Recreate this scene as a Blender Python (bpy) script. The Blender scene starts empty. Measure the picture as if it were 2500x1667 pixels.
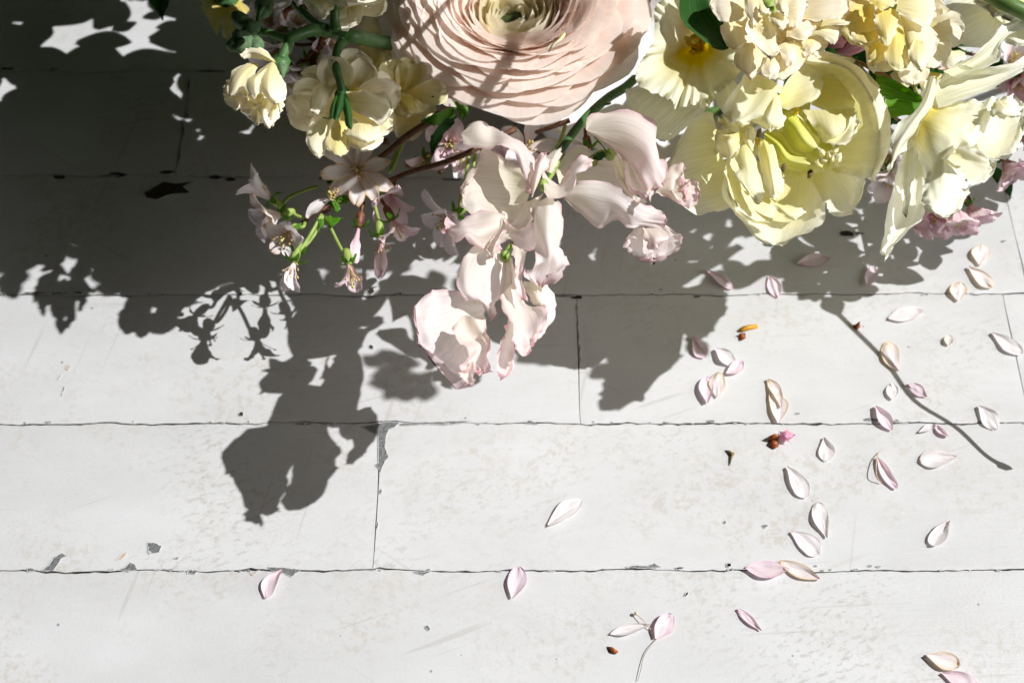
import bpy, math, random
import numpy as np
from mathutils import Vector, noise

SC = bpy.context.scene
COL = SC.collection
# ------------------------------------------------------------------ camera, light, exposure
DIST, TILT, FPX = 0.56, math.radians(32), 2500 * 50 / 36
cam_d = bpy.data.cameras.new('camera'); cam = bpy.data.objects.new('camera', cam_d); COL.objects.link(cam)
cam_d.lens, cam_d.sensor_width, cam_d.clip_start, cam_d.clip_end = 50, 36, 0.01, 50
cam.location = (0, -DIST * math.sin(TILT), DIST * math.cos(TILT)); cam.rotation_euler = (TILT, 0, 0)
cam_d.dof.use_dof = True; cam_d.dof.focus_distance = 0.49; cam_d.dof.aperture_fstop = 13
SC.camera = cam
wd = bpy.data.worlds.new('World'); SC.world = wd; wd.use_nodes = True
bg = wd.node_tree.nodes['Background']; bg.inputs[0].default_value = (1.0, 0.93, 0.80, 1); bg.inputs[1].default_value = 0.007
SUN_EL, SUN_AZ = math.radians(50), math.atan2(0.05, 1.0)      # light comes from the right, a little from behind
SUNV = Vector((math.cos(SUN_AZ) * math.cos(SUN_EL), math.sin(SUN_AZ) * math.cos(SUN_EL), math.sin(SUN_EL)))
sun_d = bpy.data.lights.new('sun', 'SUN'); sun = bpy.data.objects.new('sun', sun_d); COL.objects.link(sun)
sun_d.energy, sun_d.angle, sun_d.color = 3.75, math.radians(0.55), (1.0, 0.992, 0.985)
sun.rotation_euler = SUNV.to_track_quat('Z', 'Y').to_euler(); sun.location = SUNV * 2
win_d = bpy.data.lights.new('window_light', 'AREA'); win = bpy.data.objects.new('window_light', win_d); COL.objects.link(win)   # skylight from the window the sun shines through
win_d.shape = 'RECTANGLE'; win_d.size, win_d.size_y, win_d.energy, win_d.color = 1.5, 0.9, 13.5, (1.0, 0.97, 0.93)
win.location = (1.75, -0.25, 0.62); win.rotation_euler = (Vector(win.location) - Vector((0.1, 0.05, 0.08))).to_track_quat('Z', 'Y').to_euler()
vs = SC.view_settings; vs.view_transform = 'Standard'; vs.look = 'None'; vs.exposure = 0.56; vs.gamma = 1; vs.use_curve_mapping = False
SC.cycles.max_bounces = 14; SC.cycles.transparent_max_bounces = 8; SC.cycles.diffuse_bounces = 9; SC.cycles.transmission_bounces = 8

# ------------------------------------------------------------------ measuring: picture point + height -> place in the scene
U = DIST / 730.0                       # one unit of height, about three quarters of a millimetre
CP = np.array(cam.location); FW = np.array((0, math.sin(TILT), -math.cos(TILT))); UPV = np.array((0, math.cos(TILT), math.sin(TILT)))
def P(x, y, z=0.0):
    d = FW * FPX + np.array((1.0, 0, 0)) * (x - 1250) - UPV * (y - 833.5)
    return CP + d * ((z * U - CP[2]) / d[2])
def fp(fr, x, y, z=0.0):
    return P(fr[0] + x * fr[2], fr[1] + y * fr[2], z + .33 * max(0, z - 25))
def S(x, y, z):                        # the place at height z that shades floor point x, y
    return P(x, y, 0) + np.array(SUNV) * (z * U / SUNV.z)
fA = (980, 240, .45921); fB = (1500, 100, .34435); fC = (2000, 0, .40816); fD = (1500, 0, .2551); fE = (480, 0, .2551)
fG = (520, 330, .2551); fH = (1650, 560, .36356); fI = (1650, 1080, .37428); fJ = (1000, 1300, .34014); fK = (850, 980, .34014)
fL = (0, 1250, .34014); fM = (900, 0, .3189); fN = (0, 0, .31893); fR = (0, 600, .44643); fQ = (860, 230, .2551)
fV = (1900, 0, .2551); fY = (1300, 180, .21683); fZ = (440, 0, .21259); fX = (0, 0, 1.06293); f1 = (0, 0, 1.0)

# ------------------------------------------------------------------ materials
def nodes(name):
    m = bpy.data.materials.new(name); m.use_nodes = True
    nt = m.node_tree; nt.nodes.clear(); return m, nt, nt.nodes, nt.links
def N(nt, t, **kw):
    n = nt.nodes.new(t)
    for k, v in kw.items(): setattr(n, k, v)
    return n
def mth(nt, op, a, b=None, c=None):
    n = N(nt, 'ShaderNodeMath', operation=op)
    for i, v in enumerate((a, b, c)):
        if v is None: continue
        if isinstance(v, (int, float)): n.inputs[i].default_value = v
        else: nt.links.new(v, n.inputs[i])
    return n.outputs[0]
def mixc(nt, f, a, b, blend='MIX'):
    n = N(nt, 'ShaderNodeMix', data_type='RGBA', blend_type=blend)
    for i, v in ((0, f), (6, a), (7, b)):
        if isinstance(v, (int, float)): n.inputs[i].default_value = v
        elif isinstance(v, tuple): n.inputs[i].default_value = (*v[:3], 1)
        else: nt.links.new(v, n.inputs[i])
    return n.outputs[2]
def ramp(nt, f, p0, p1, c0=(0, 0, 0), c1=(1, 1, 1)):
    n = N(nt, 'ShaderNodeValToRGB'); e = n.color_ramp.elements
    e[0].position, e[1].position = p0, p1; e[0].color = (*c0, 1); e[1].color = (*c1, 1)
    nt.links.new(f, n.inputs[0]); return n.outputs[0]

def petal_mat(name, base, body, edge, trans=.42, p=(.05, .45), ep=5.0, vein=.5, vs=34, rough=.66, spot=None, es=1.0, bump=.25):
    m, nt, nd, lk = nodes(name)
    uv = N(nt, 'ShaderNodeUVMap'); sp = N(nt, 'ShaderNodeSeparateXYZ'); lk.new(uv.outputs[0], sp.inputs[0])
    u, v = sp.outputs[0], sp.outputs[1]
    oi = N(nt, 'ShaderNodeObjectInfo')
    cb = N(nt, 'ShaderNodeCombineXYZ'); lk.new(mth(nt, 'MULTIPLY', u, vs), cb.inputs[0]); lk.new(mth(nt, 'MULTIPLY', v, 2.2), cb.inputs[1])
    lk.new(mth(nt, 'MULTIPLY', oi.outputs['Random'], 50.0), cb.inputs[2])
    nz = N(nt, 'ShaderNodeTexNoise'); nz.inputs['Scale'].default_value = 1; nz.inputs['Detail'].default_value = 3; lk.new(cb.outputs[0], nz.inputs['Vector'])
    geo = N(nt, 'ShaderNodeNewGeometry')
    n2 = N(nt, 'ShaderNodeTexNoise'); n2.inputs['Scale'].default_value = 90; n2.inputs['Detail'].default_value = 4; lk.new(geo.outputs['Position'], n2.inputs['Vector'])
    n3 = N(nt, 'ShaderNodeTexNoise'); n3.inputs['Scale'].default_value = 1500; n3.inputs['Detail'].default_value = 2; lk.new(geo.outputs['Position'], n3.inputs['Vector'])
    vv = mth(nt, 'ADD', v, mth(nt, 'MULTIPLY', mth(nt, 'SUBTRACT', n2.outputs[0], .5), .22))
    c = mixc(nt, ramp(nt, vv, p[0], p[1]), base, body)
    au = mth(nt, 'ABSOLUTE', mth(nt, 'SUBTRACT', mth(nt, 'MULTIPLY', u, 2.0), 1.0))
    e = mth(nt, 'MULTIPLY', mth(nt, 'MAXIMUM', mth(nt, 'POWER', au, ep), mth(nt, 'POWER', v, ep)), es)
    e = mth(nt, 'MULTIPLY', e, mth(nt, 'ADD', mth(nt, 'MULTIPLY', n2.outputs[0], 1.2), .3))
    n_ = N(nt, 'ShaderNodeClamp'); lk.new(e, n_.inputs[0])
    c = mixc(nt, n_.outputs[0], c, edge)
    dk = mth(nt, 'MULTIPLY', mth(nt, 'SUBTRACT', ramp(nt, nz.outputs[0], .35, .7), .5), .22 * vein)
    dk = mth(nt, 'ADD', dk, mth(nt, 'MULTIPLY', mth(nt, 'SUBTRACT', oi.outputs['Random'], .5), .10))
    hs = N(nt, 'ShaderNodeHueSaturation'); lk.new(c, hs.inputs['Color']); lk.new(mth(nt, 'ADD', dk, 1.0), hs.inputs['Value'])
    lk.new(mth(nt, 'SUBTRACT', 1.0, dk), hs.inputs['Saturation'])
    c = hs.outputs[0]
    if spot:
        c = mixc(nt, ramp(nt, n2.outputs[0], spot[1], spot[1] + .05), c, spot[0])
    bp = N(nt, 'ShaderNodeBump'); bp.inputs['Strength'].default_value = bump; bp.inputs['Distance'].default_value = .0006
    lk.new(mth(nt, 'ADD', nz.outputs[0], mth(nt, 'MULTIPLY', n3.outputs[0], .35)), bp.inputs['Height'])
    pr = N(nt, 'ShaderNodeBsdfPrincipled'); lk.new(c, pr.inputs['Base Color']); pr.inputs['Roughness'].default_value = rough
    pr.inputs['Specular IOR Level'].default_value = .16; lk.new(bp.outputs[0], pr.inputs['Normal'])
    tr = N(nt, 'ShaderNodeBsdfTranslucent')
    hs2 = N(nt, 'ShaderNodeHueSaturation'); lk.new(c, hs2.inputs['Color']); hs2.inputs['Saturation'].default_value = 1.25
    lk.new(hs2.outputs[0], tr.inputs[0]); lk.new(bp.outputs[0], tr.inputs['Normal'])
    mx = N(nt, 'ShaderNodeMixShader'); mx.inputs[0].default_value = trans
    lk.new(pr.outputs[0], mx.inputs[1]); lk.new(tr.outputs[0], mx.inputs[2])
    o = N(nt, 'ShaderNodeOutputMaterial'); lk.new(mx.outputs[0], o.inputs[0]); return m

def plain_mat(name, a, b, scale=400, rough=.5, trans=0.0, bump=.2, spec=.4):
    m, nt, nd, lk = nodes(name)
    geo = N(nt, 'ShaderNodeNewGeometry')
    nz = N(nt, 'ShaderNodeTexNoise'); nz.inputs['Scale'].default_value = scale; nz.inputs['Detail'].default_value = 5; lk.new(geo.outputs['Position'], nz.inputs['Vector'])
    c = mixc(nt, ramp(nt, nz.outputs[0], .35, .65), a, b)
    bp = N(nt, 'ShaderNodeBump'); bp.inputs['Strength'].default_value = bump; bp.inputs['Distance'].default_value = .0006; lk.new(nz.outputs[0], bp.inputs['Height'])
    pr = N(nt, 'ShaderNodeBsdfPrincipled'); lk.new(c, pr.inputs['Base Color']); pr.inputs['Roughness'].default_value = rough
    pr.inputs['Specular IOR Level'].default_value = spec; lk.new(bp.outputs[0], pr.inputs['Normal'])
    out = pr.outputs[0]
    if trans:
        tr = N(nt, 'ShaderNodeBsdfTranslucent'); lk.new(c, tr.inputs[0])
        mx = N(nt, 'ShaderNodeMixShader'); mx.inputs[0].default_value = trans; lk.new(pr.outputs[0], mx.inputs[1]); lk.new(tr.outputs[0], mx.inputs[2]); out = mx.outputs[0]
    o = N(nt, 'ShaderNodeOutputMaterial'); lk.new(out, o.inputs[0]); return m

def paint_mat():
    m, nt, nd, lk = nodes('white_floor_paint')
    geo = N(nt, 'ShaderNodeNewGeometry'); oi = N(nt, 'ShaderNodeObjectInfo')
    va = N(nt, 'ShaderNodeVectorMath', operation='ADD'); cx = N(nt, 'ShaderNodeCombineXYZ'); lk.new(mth(nt, 'MULTIPLY', oi.outputs['Random'], 9.0), cx.inputs[0]); lk.new(mth(nt, 'MULTIPLY', oi.outputs['Random'], 5.0), cx.inputs[2])
    lk.new(geo.outputs['Position'], va.inputs[0]); lk.new(cx.outputs[0], va.inputs[1]); pos = va.outputs[0]
    def nz(scale, detail=4, sx=1, sy=1, rot=0.0, rg=.55):
        mp = N(nt, 'ShaderNodeMapping', vector_type='TEXTURE'); mp.inputs['Scale'].default_value = (1 / sx, 1 / sy, 1); mp.inputs['Rotation'].default_value = (0, 0, rot); lk.new(pos, mp.inputs['Vector'])
        t = N(nt, 'ShaderNodeTexNoise'); t.inputs['Scale'].default_value = scale; t.inputs['Detail'].default_value = detail; t.inputs['Roughness'].default_value = rg
        lk.new(mp.outputs[0], t.inputs['Vector']); return t.outputs[0]
    c = mixc(nt, ramp(nt, nz(18, 7, sx=.5, rg=.65), .38, .66), (.485, .489, .493), (.552, .557, .564))
    # scuffed, greyed patches of worn gloss
    f = mth(nt, 'MULTIPLY', ramp(nt, nz(26, 3), .46, .66), ramp(nt, nz(330, 6, rg=.7), .50, .60))
    c = mixc(nt, mth(nt, 'MULTIPLY', f, .62), c, (.43, .40, .35))
    f = mth(nt, 'MULTIPLY', ramp(nt, nz(11, 2, rot=1), .50, .68), ramp(nt, nz(520, 5, sx=.5, rot=.35, rg=.7), .53, .62))
    c = mixc(nt, mth(nt, 'MULTIPLY', f, .58), c, (.34, .325, .30))
    # long soft smears and yellowed dirt
    f = mth(nt, 'MULTIPLY', ramp(nt, nz(45, 6, sx=.35, rot=.2, rg=.75), .55, .72), ramp(nt, nz(8, 2, rot=2), .45, .6))
    c = mixc(nt, mth(nt, 'MULTIPLY', f, .35), c, (.46, .42, .36))
    f = mth(nt, 'MULTIPLY', ramp(nt, nz(900, 4, rg=.8), .56, .66), ramp(nt, nz(33, 4, rot=.7), .52, .64))
    c = mixc(nt, mth(nt, 'MULTIPLY', f, .45), c, (.36, .34, .31))
    # fine scratches in a few directions
    for rot, s0 in ((.35, .70), (-.6, .71), (1.35, .69), (.05, .705)):
        f = mth(nt, 'MULTIPLY', ramp(nt, nz(420, 1, sx=.03, rot=rot), s0, s0 + .03), ramp(nt, nz(16, 2, rot=rot + 1), .52, .62))
        c = mixc(nt, mth(nt, 'MULTIPLY', f, .38), c, (.37, .355, .33))
    # specks
    vo = N(nt, 'ShaderNodeTexVoronoi'); vo.inputs['Scale'].default_value = 120; lk.new(pos, vo.inputs['Vector'])
    sc = N(nt, 'ShaderNodeSeparateColor'); lk.new(vo.outputs['Color'], sc.inputs[0])
    f = mth(nt, 'MULTIPLY', mth(nt, 'LESS_THAN', vo.outputs['Distance'], mth(nt, 'MULTIPLY', sc.outputs[1], .075)), mth(nt, 'GREATER_THAN', sc.outputs[0], .62))
    c = mixc(nt, mth(nt, 'MULTIPLY', f, .7), c, (.17, .16, .14))
    bp = N(nt, 'ShaderNodeBump'); bp.inputs['Strength'].default_value = .55; bp.inputs['Distance'].default_value = .0006
    lk.new(mth(nt, 'ADD', mth(nt, 'ADD', mth(nt, 'MULTIPLY', nz(60, 4, sx=.25), 1.0), mth(nt, 'MULTIPLY', nz(520, 3, sx=.06), .55)), mth(nt, 'MULTIPLY', nz(900, 3), .18)), bp.inputs['Height'])
    pr = N(nt, 'ShaderNodeBsdfPrincipled'); lk.new(c, pr.inputs['Base Color']); lk.new(bp.outputs[0], pr.inputs['Normal'])
    lk.new(ramp(nt, nz(40, 4), .3, .7, (.38,) * 3, (.6,) * 3), pr.inputs['Roughness']); pr.inputs['Specular IOR Level'].default_value = .35
    o = N(nt, 'ShaderNodeOutputMaterial'); lk.new(pr.outputs[0], o.inputs[0]); return m

MT = dict(
    paint=paint_mat(),
    chip=plain_mat('grey_undercoat', (.085, .092, .097), (.19, .195, .19), 1100, .7, bump=.6),
    gouge=plain_mat('dark_gouge', (.015, .012, .008), (.04, .032, .022), 500, .9),
    bare=plain_mat('bare_wood_scuff', (.40, .29, .19), (.52, .42, .33), 700, .8),
    under=plain_mat('dark_gap', (.02, .017, .013), (.035, .03, .025), 300, .95),
    ceramic=plain_mat('white_glazed_ceramic', (.78, .78, .78), (.82, .82, .82), 60, .25, bump=.02),
    ranunculus=petal_mat('blush_ranunculus_petal', (.89, .80, .62), (.92, .80, .725), (.935, .865, .815), .50, (.15, .75), 9, .35, 26),
    ranunculus_in=petal_mat('pale_inner_ranunculus_petal', (.62, .64, .32), (.87, .82, .62), (.91, .86, .75), .40, (.1, .85), 9, .3, 26),
    sweet=petal_mat('blush_sweet_pea_petal', (.88, .81, .71), (.885, .785, .765), (.84, .56, .60), .47, (.02, .55), 10, .6, 44, bump=.25),
    sweetw=petal_mat('white_sweet_pea_petal', (.88, .83, .75), (.89, .82, .805), (.86, .64, .67), .47, (.02, .5), 12, .6, 44, bump=.25),
    sweety=petal_mat('cream_sweet_pea_petal', (.88, .83, .66), (.885, .82, .745), (.88, .71, .70), .47, (.02, .6), 12, .6, 44, bump=.25),
    tulip=petal_mat('cream_tulip_petal', (.82, .76, .30), (.91, .875, .63), (.93, .915, .78), .40, (.0, .6), 5, .45, 40),
    tulipw=petal_mat('pale_tulip_petal', (.86, .82, .46), (.91, .885, .66), (.92, .91, .78), .40, (.0, .5), 5, .5, 44),
    tulipg=petal_mat('greenish_tulip_petal', (.62, .64, .10), (.84, .82, .36), (.90, .88, .56), .32, (.1, .9), 6, .6, 22),
    dcup=petal_mat('frilled_daffodil_trumpet', (.66, .50, .03), (.90, .875, .62), (.92, .91, .78), .40, (.34, .70), 4, .25, 60, bump=.08),
    dtube=petal_mat('yellow_based_daffodil_trumpet', (.86, .72, .14), (.91, .89, .66), (.92, .915, .80), .32, (.0, .5), 4, .7, 60),
    dlobe=petal_mat('white_daffodil_frill', (.90, .86, .52), (.92, .90, .70), (.93, .92, .82), .32, (.0, .3), 4, .7, 60),
    dtepal=petal_mat('papery_daffodil_petal', (.80, .79, .56), (.90, .895, .76), (.92, .92, .82), .32, (.0, .4), 6, .9, 50, bump=.5),
    stockc=petal_mat('cream_stock_petal', (.87, .77, .38), (.92, .86, .67), (.92, .88, .75), .32, (.0, .55), 7, .6, 30),
    stockp=petal_mat('peach_stock_petal', (.86, .76, .46), (.91, .83, .69), (.90, .82, .72), .32, (.0, .5), 7, .6, 30, spot=((.62, .46, .28), .70)),
    stocky=petal_mat('yellow_stock_petal', (.88, .70, .18), (.91, .82, .46), (.92, .88, .68), .32, (.0, .65), 6, .6, 30),
    cherry=petal_mat('pale_cherry_petal', (.87, .74, .77), (.89, .84, .85), (.88, .78, .82), .32, (.0, .4), 4, .7, 24),
    cherryp=petal_mat('pink_cherry_petal', (.82, .52, .58), (.87, .74, .77), (.85, .64, .71), .32, (.0, .6), 4, .7, 24),
    cherryt=petal_mat('browning_cherry_petal', (.87, .74, .75), (.88, .82, .82), (.74, .54, .32), .32, (.0, .4), 7, .7, 24, es=1.3),
    fpale=petal_mat('fallen_pale_petal', (.85, .76, .77), (.84, .81, .815), (.84, .77, .79), .32, (.0, .35), 4, .6, 20),
    fpink=petal_mat('fallen_pink_petal', (.83, .66, .70), (.85, .76, .79), (.81, .60, .71), .32, (.0, .5), 3, .7, 20),
    ftan=petal_mat('fallen_browning_petal', (.85, .74, .75), (.84, .78, .785), (.78, .60, .36), .32, (.0, .4), 5, .7, 20, es=1.2),
    fmauve=petal_mat('fallen_mauve_petal', (.79, .64, .70), (.82, .73, .78), (.77, .59, .68), .32, (.0, .5), 4, .7, 20),
    stem=plain_mat('green_stem', (.10, .19, .045), (.16, .27, .075), 250, .45, .15),
    stemd=plain_mat('dark_green_stem', (.045, .12, .035), (.075, .17, .05), 250, .45, .1),
    pedicel=plain_mat('lime_pedicel', (.26, .38, .07), (.38, .48, .13), 300, .5, .2),
    bud=plain_mat('downy_green_bud', (.07, .13, .06), (.13, .21, .10), 900, .8, .1, .6),
    calyx=plain_mat('red_brown_calyx', (.12, .03, .02), (.22, .09, .04), 500, .5, .1),
    bark=plain_mat('brown_cherry_bark', (.075, .030, .014), (.16, .075, .035), 500, .6, 0, .6),
    leafd=petal_mat('dark_green_leaf', (.035, .10, .025), (.030, .085, .022), (.05, .13, .035), .22, (.0, .5), 12, 1.2, 18, .38),
    leafl=petal_mat('bright_green_leaf', (.12, .26, .03), (.10, .25, .03), (.15, .32, .06), .35, (.0, .5), 12, 1.6, 26, .35),
    calyxp=petal_mat('maroon_bract', (.07, .02, .02), (.12, .045, .045), (.22, .10, .10), .25, (.0, .6), 4, 1.2, 18, .6),
    dry=petal_mat('dry_brown_sheath', (.24, .13, .05), (.38, .24, .11), (.46, .32, .17), .25, (.0, .6), 6, 1.6, 30, .7),
    anther=plain_mat('yellow_anther', (.70, .46, .03), (.82, .60, .08), 900, .6, .15),
    antherc=plain_mat('tan_anther', (.50, .34, .12), (.66, .50, .22), 900, .7),
    antherb=plain_mat('brown_anther', (.10, .07, .03), (.26, .19, .07), 900, .7),
    stamen=plain_mat('pale_stamen', (.62, .46, .30), (.74, .58, .40), 700, .6, .2),
    style=plain_mat('lime_style', (.52, .54, .12), (.62, .62, .2), 700, .5, .2),
    throat=plain_mat('dark_green_throat', (.02, .035, .008), (.05, .08, .015), 700, .6),
    orange=plain_mat('orange_pollen_flake', (.50, .22, .01), (.62, .33, .03), 900, .5, .1),
    rust=plain_mat('rust_red_bud_scale', (.22, .045, .01), (.38, .10, .02), 900, .4, .1),
    hair=plain_mat('dry_grey_fibre', (.24, .20, .15), (.34, .30, .24), 700, .8),
    pinkb=plain_mat('bright_pink_petal_scrap', (.72, .26, .42), (.80, .40, .54), 700, .5, .3),
)
# ------------------------------------------------------------------ objects
def thing(name, label, cat, origin, group=None):
    o = bpy.data.objects.new(name, None); COL.objects.link(o); o.location = Vector(origin); o.empty_display_size = .01
    o['label'] = label; o['category'] = cat
    if group: o['group'] = group
    return o
def base_of(o):
    while o.parent: o = o.parent
    return np.array(o.location)
def part(name, vf, mat, parent, label=None, smooth=True):
    V, Fc, UVs = vf; V = np.asarray(V, float).reshape(-1, 3)
    org = base_of(parent) if parent is not None else V.mean(0)
    me = bpy.data.meshes.new(name); me.from_pydata((V - org).tolist(), [], Fc)
    if UVs is not None:
        ul = me.uv_layers.new(name='UVMap'); li = np.empty(len(me.loops), int); me.loops.foreach_get('vertex_index', li)
        ul.data.foreach_set('uv', np.asarray(UVs, float)[li].ravel())
    if smooth: me.polygons.foreach_set('use_smooth', [True] * len(me.polygons))
    me.materials.append(MT[mat] if isinstance(mat, str) else mat); me.update()
    o = bpy.data.objects.new(name, me); COL.objects.link(o)
    if parent is not None: o.parent = parent
    else: o.location = org
    if label: o['label'] = label
    return o
def solo(name, vf, mat, label, cat, group=None, smooth=True):
    o = part(name, vf, mat, None, label, smooth); o['category'] = cat
    if group: o['group'] = group
    return o
def join(*vfs):
    V, Fc, T = [], [], []; k = 0
    for v, f, t in vfs:
        v = np.asarray(v, float).reshape(-1, 3); V.append(v); Fc += [tuple(i + k for i in q) for q in f]
        T.append(np.zeros((len(v), 2)) if t is None else np.asarray(t)); k += len(v)
    return np.concatenate(V), Fc, np.concatenate(T)
def gridvf(G, closed=False):
    nv, nu = G.shape[:2]; Fc = []
    for i in range(nv - 1):
        for j in range(nu if closed else nu - 1):
            k = (j + 1) % nu; Fc.append((i * nu + j, i * nu + k, (i + 1) * nu + k, (i + 1) * nu + j))
    uu, vv = np.meshgrid(np.linspace(0, 1, nu), np.linspace(0, 1, nv))
    return G.reshape(-1, 3), Fc, np.stack([uu.ravel(), vv.ravel()], 1)
def crom(pts, t):
    pts = np.asarray(pts, float); n = len(pts)
    if n == 1: return np.repeat(pts, len(t), 0)
    x = np.clip(np.asarray(t), 0, 1) * (n - 1); i = np.clip(x.astype(int), 0, n - 2); f = (x - i)[:, None]
    p0 = np.where((i > 0)[:, None], pts[np.maximum(i - 1, 0)], 2 * pts[i] - pts[i + 1]); p1 = pts[i]; p2 = pts[i + 1]
    p3 = np.where((i < n - 2)[:, None], pts[np.minimum(i + 2, n - 1)], 2 * p2 - p1)
    return .5 * (2 * p1 + (p2 - p0) * f + (2 * p0 - 5 * p1 + 4 * p2 - p3) * f ** 2 + (3 * p1 - p0 - 3 * p2 + p3) * f ** 3)
def nrm(G):
    a = np.gradient(G, axis=0); b = np.gradient(G, axis=1); n = np.cross(b, a); n /= np.linalg.norm(n, axis=2, keepdims=True) + 1e-12; return n
def wob(x, y, seed):
    return noise.noise(Vector((x, y, seed * 7.31)))
def wobg(X, Y, seed):
    return np.array([[wob(X[i, j], Y[i, j], seed) for j in range(X.shape[1])] for i in range(X.shape[0])])
SEED = [0]
def finish(G, ruf, rf, crk, jag, seed):
    nv, nu = G.shape[:2]; uu, vv = np.meshgrid(np.linspace(0, 1, nu), np.linspace(0, 1, nv))
    n = nrm(G); L = np.linalg.norm(G[-1].mean(0) - G[0].mean(0)); ev = vv ** 3; eu = np.abs(2 * uu - 1) ** 3
    d = ruf * U * np.maximum(ev, eu * .8) * wobg(uu * rf, vv * rf, seed) * 2
    d += .4 * ruf * U * np.maximum(vv ** 6, np.abs(2 * uu - 1) ** 6) * wobg(uu * rf * 2.6, vv * rf * 2.6, seed + 11) * 2
    d += crk * U * wobg(uu * 7, vv * 2.5, seed + 3) * (.3 + vv) + crk * .8 * U * wobg(uu * 2.3, vv * 2.3, seed + 5)
    G = G + n * d[..., None]
    if jag:
        j = jag * U * wobg(uu * 16, vv * 16, seed + 9)
        dv = np.gradient(G, axis=0); dv /= np.linalg.norm(dv, axis=2, keepdims=True) + 1e-12
        du = np.gradient(G, axis=1); du /= np.linalg.norm(du, axis=2, keepdims=True) + 1e-12
        G = G + dv * (j * vv ** 8)[..., None] + du * (j * np.sign(uu - .5) * np.abs(2 * uu - 1) ** 8)[..., None]
    return G
def sheet(rows, fr=f1, z=0, n=16, m=16, rt=.25, rb=0.0, b=0, tz=0, bz=0, uz=0, ruf=1.2, rf=4, crk=.5, jag=.8, es=0):
    """a petal surface through rows of measured points (base row first); b bulges it, tz / bz lift tip / base, uz tilts it across, es lifts both side edges"""
    SEED[0] += 1; seed = SEED[0] * 1.37
    v = np.linspace(0, 1, n + 1); u = np.linspace(0, 1, m + 1)
    if rt: v = 1 - (1 - v) ** 1.35
    cols = []
    for r in rows:
        cols.append(crom([(q[0], q[1], (q[2] if len(q) > 2 else 0)) for q in r], np.linspace(0, 1, 33)))
    cols = np.array(cols); C = np.array([crom(cols[:, k], v) for k in range(33)]).transpose(1, 0, 2)
    G = np.empty((n + 1, m + 1, 3))
    for i in range(n + 1):
        w = 1.0
        if rt and v[i] > 1 - rt: w = max(.10, math.sqrt(max(0, 1 - ((v[i] - 1 + rt) / rt) ** 2)) * .9 + .1)
        if rb and v[i] < rb: w = min(w, max(.10, math.sqrt(max(0, 1 - ((rb - v[i]) / rb) ** 2)) * .9 + .1))
        uu = .5 + (u - .5) * w
        for c in range(3): G[i, :, c] = np.interp(uu * 32, np.arange(33), C[i, :, c])
        G[i, :, 2] += z + b * math.sin(math.pi * min(1, v[i] * .95 + .02)) * np.sin(np.pi * uu) + tz * v[i] ** 2 + bz * (1 - v[i]) ** 2 + uz * (uu - .5) * 2 + es * np.abs(2 * uu - 1) ** 2.5
    Wd = np.array([[fp(fr, *G[i, j]) for j in range(m + 1)] for i in range(n + 1)])
    return gridvf(finish(Wd, ruf, rf, crk, jag, seed))
def tube(pts, radii, ns=8, per=5, cap=True):
    pts = np.array(pts, float); k = (len(pts) - 1) * per + 1; t = np.linspace(0, 1, k)
    C = crom(pts, t); r = np.interp(t, np.linspace(0, 1, len(radii)), radii) * U
    T = np.gradient(C, axis=0); T /= np.linalg.norm(T, axis=1, keepdims=True) + 1e-12
    a = np.cross(T[0], (0, 0, 1.0)); a = a if np.linalg.norm(a) > .1 else np.cross(T[0], (1.0, 0, 0)); a /= np.linalg.norm(a)
    G = np.empty((k, ns, 3)); th = np.linspace(0, 2 * math.pi, ns, endpoint=False)
    for i in range(k):
        a = a - T[i] * a.dot(T[i]); a /= np.linalg.norm(a); bb = np.cross(T[i], a)
        G[i] = C[i] + r[i] * (np.cos(th)[:, None] * a + np.sin(th)[:, None] * bb)
    v, f, uv = gridvf(G, True)
    if cap: f = f + [tuple(range(ns))[::-1], tuple((k - 1) * ns + q for q in range(ns))]
    return v, f, uv
def ftube(fr, pts, radii, **kw):       # pts: (x, y, z)
    return tube([fp(fr, *p) for p in pts], radii, **kw)
def blob(c, r, ax=None, el=1.0, ns=8, nr=6, lump=0.0):
    """small rounded body, stretched along ax"""
    c = np.array(c, float); ax = Vector((0, 0, 1)) if ax is None else Vector(ax).normalized()
    q = ax.to_track_quat('Z', 'Y').to_matrix(); q = np.array(q); G = np.empty((nr + 1, ns, 3)); SEED[0] += 1
    for i in range(nr + 1):
        ph = math.pi * (i * .96 + .02 * nr) / nr
        for j in range(ns):
            th = 2 * math.pi * j / ns
            d = np.array((math.sin(ph) * math.cos(th), math.sin(ph) * math.sin(th), -math.cos(ph) * el))
            d *= 1 + lump * noise.noise(Vector(d * 1.7) + Vector((SEED[0] * 3.1, 0, 0)))
            G[i, j] = c + q @ d * r * U
    v, f, uv = gridvf(G, True); return v, f + [tuple(range(ns))[::-1], tuple(nr * ns + k for k in range(ns))], uv
def frame(axis, roll=0.0):
    M = Vector(axis).normalized().to_track_quat('Z', 'Y').to_matrix(); M = np.array(M)
    c, s = math.cos(roll), math.sin(roll); return M @ np.array(((c, -s, 0), (s, c, 0), (0, 0, 1.0)))
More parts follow.
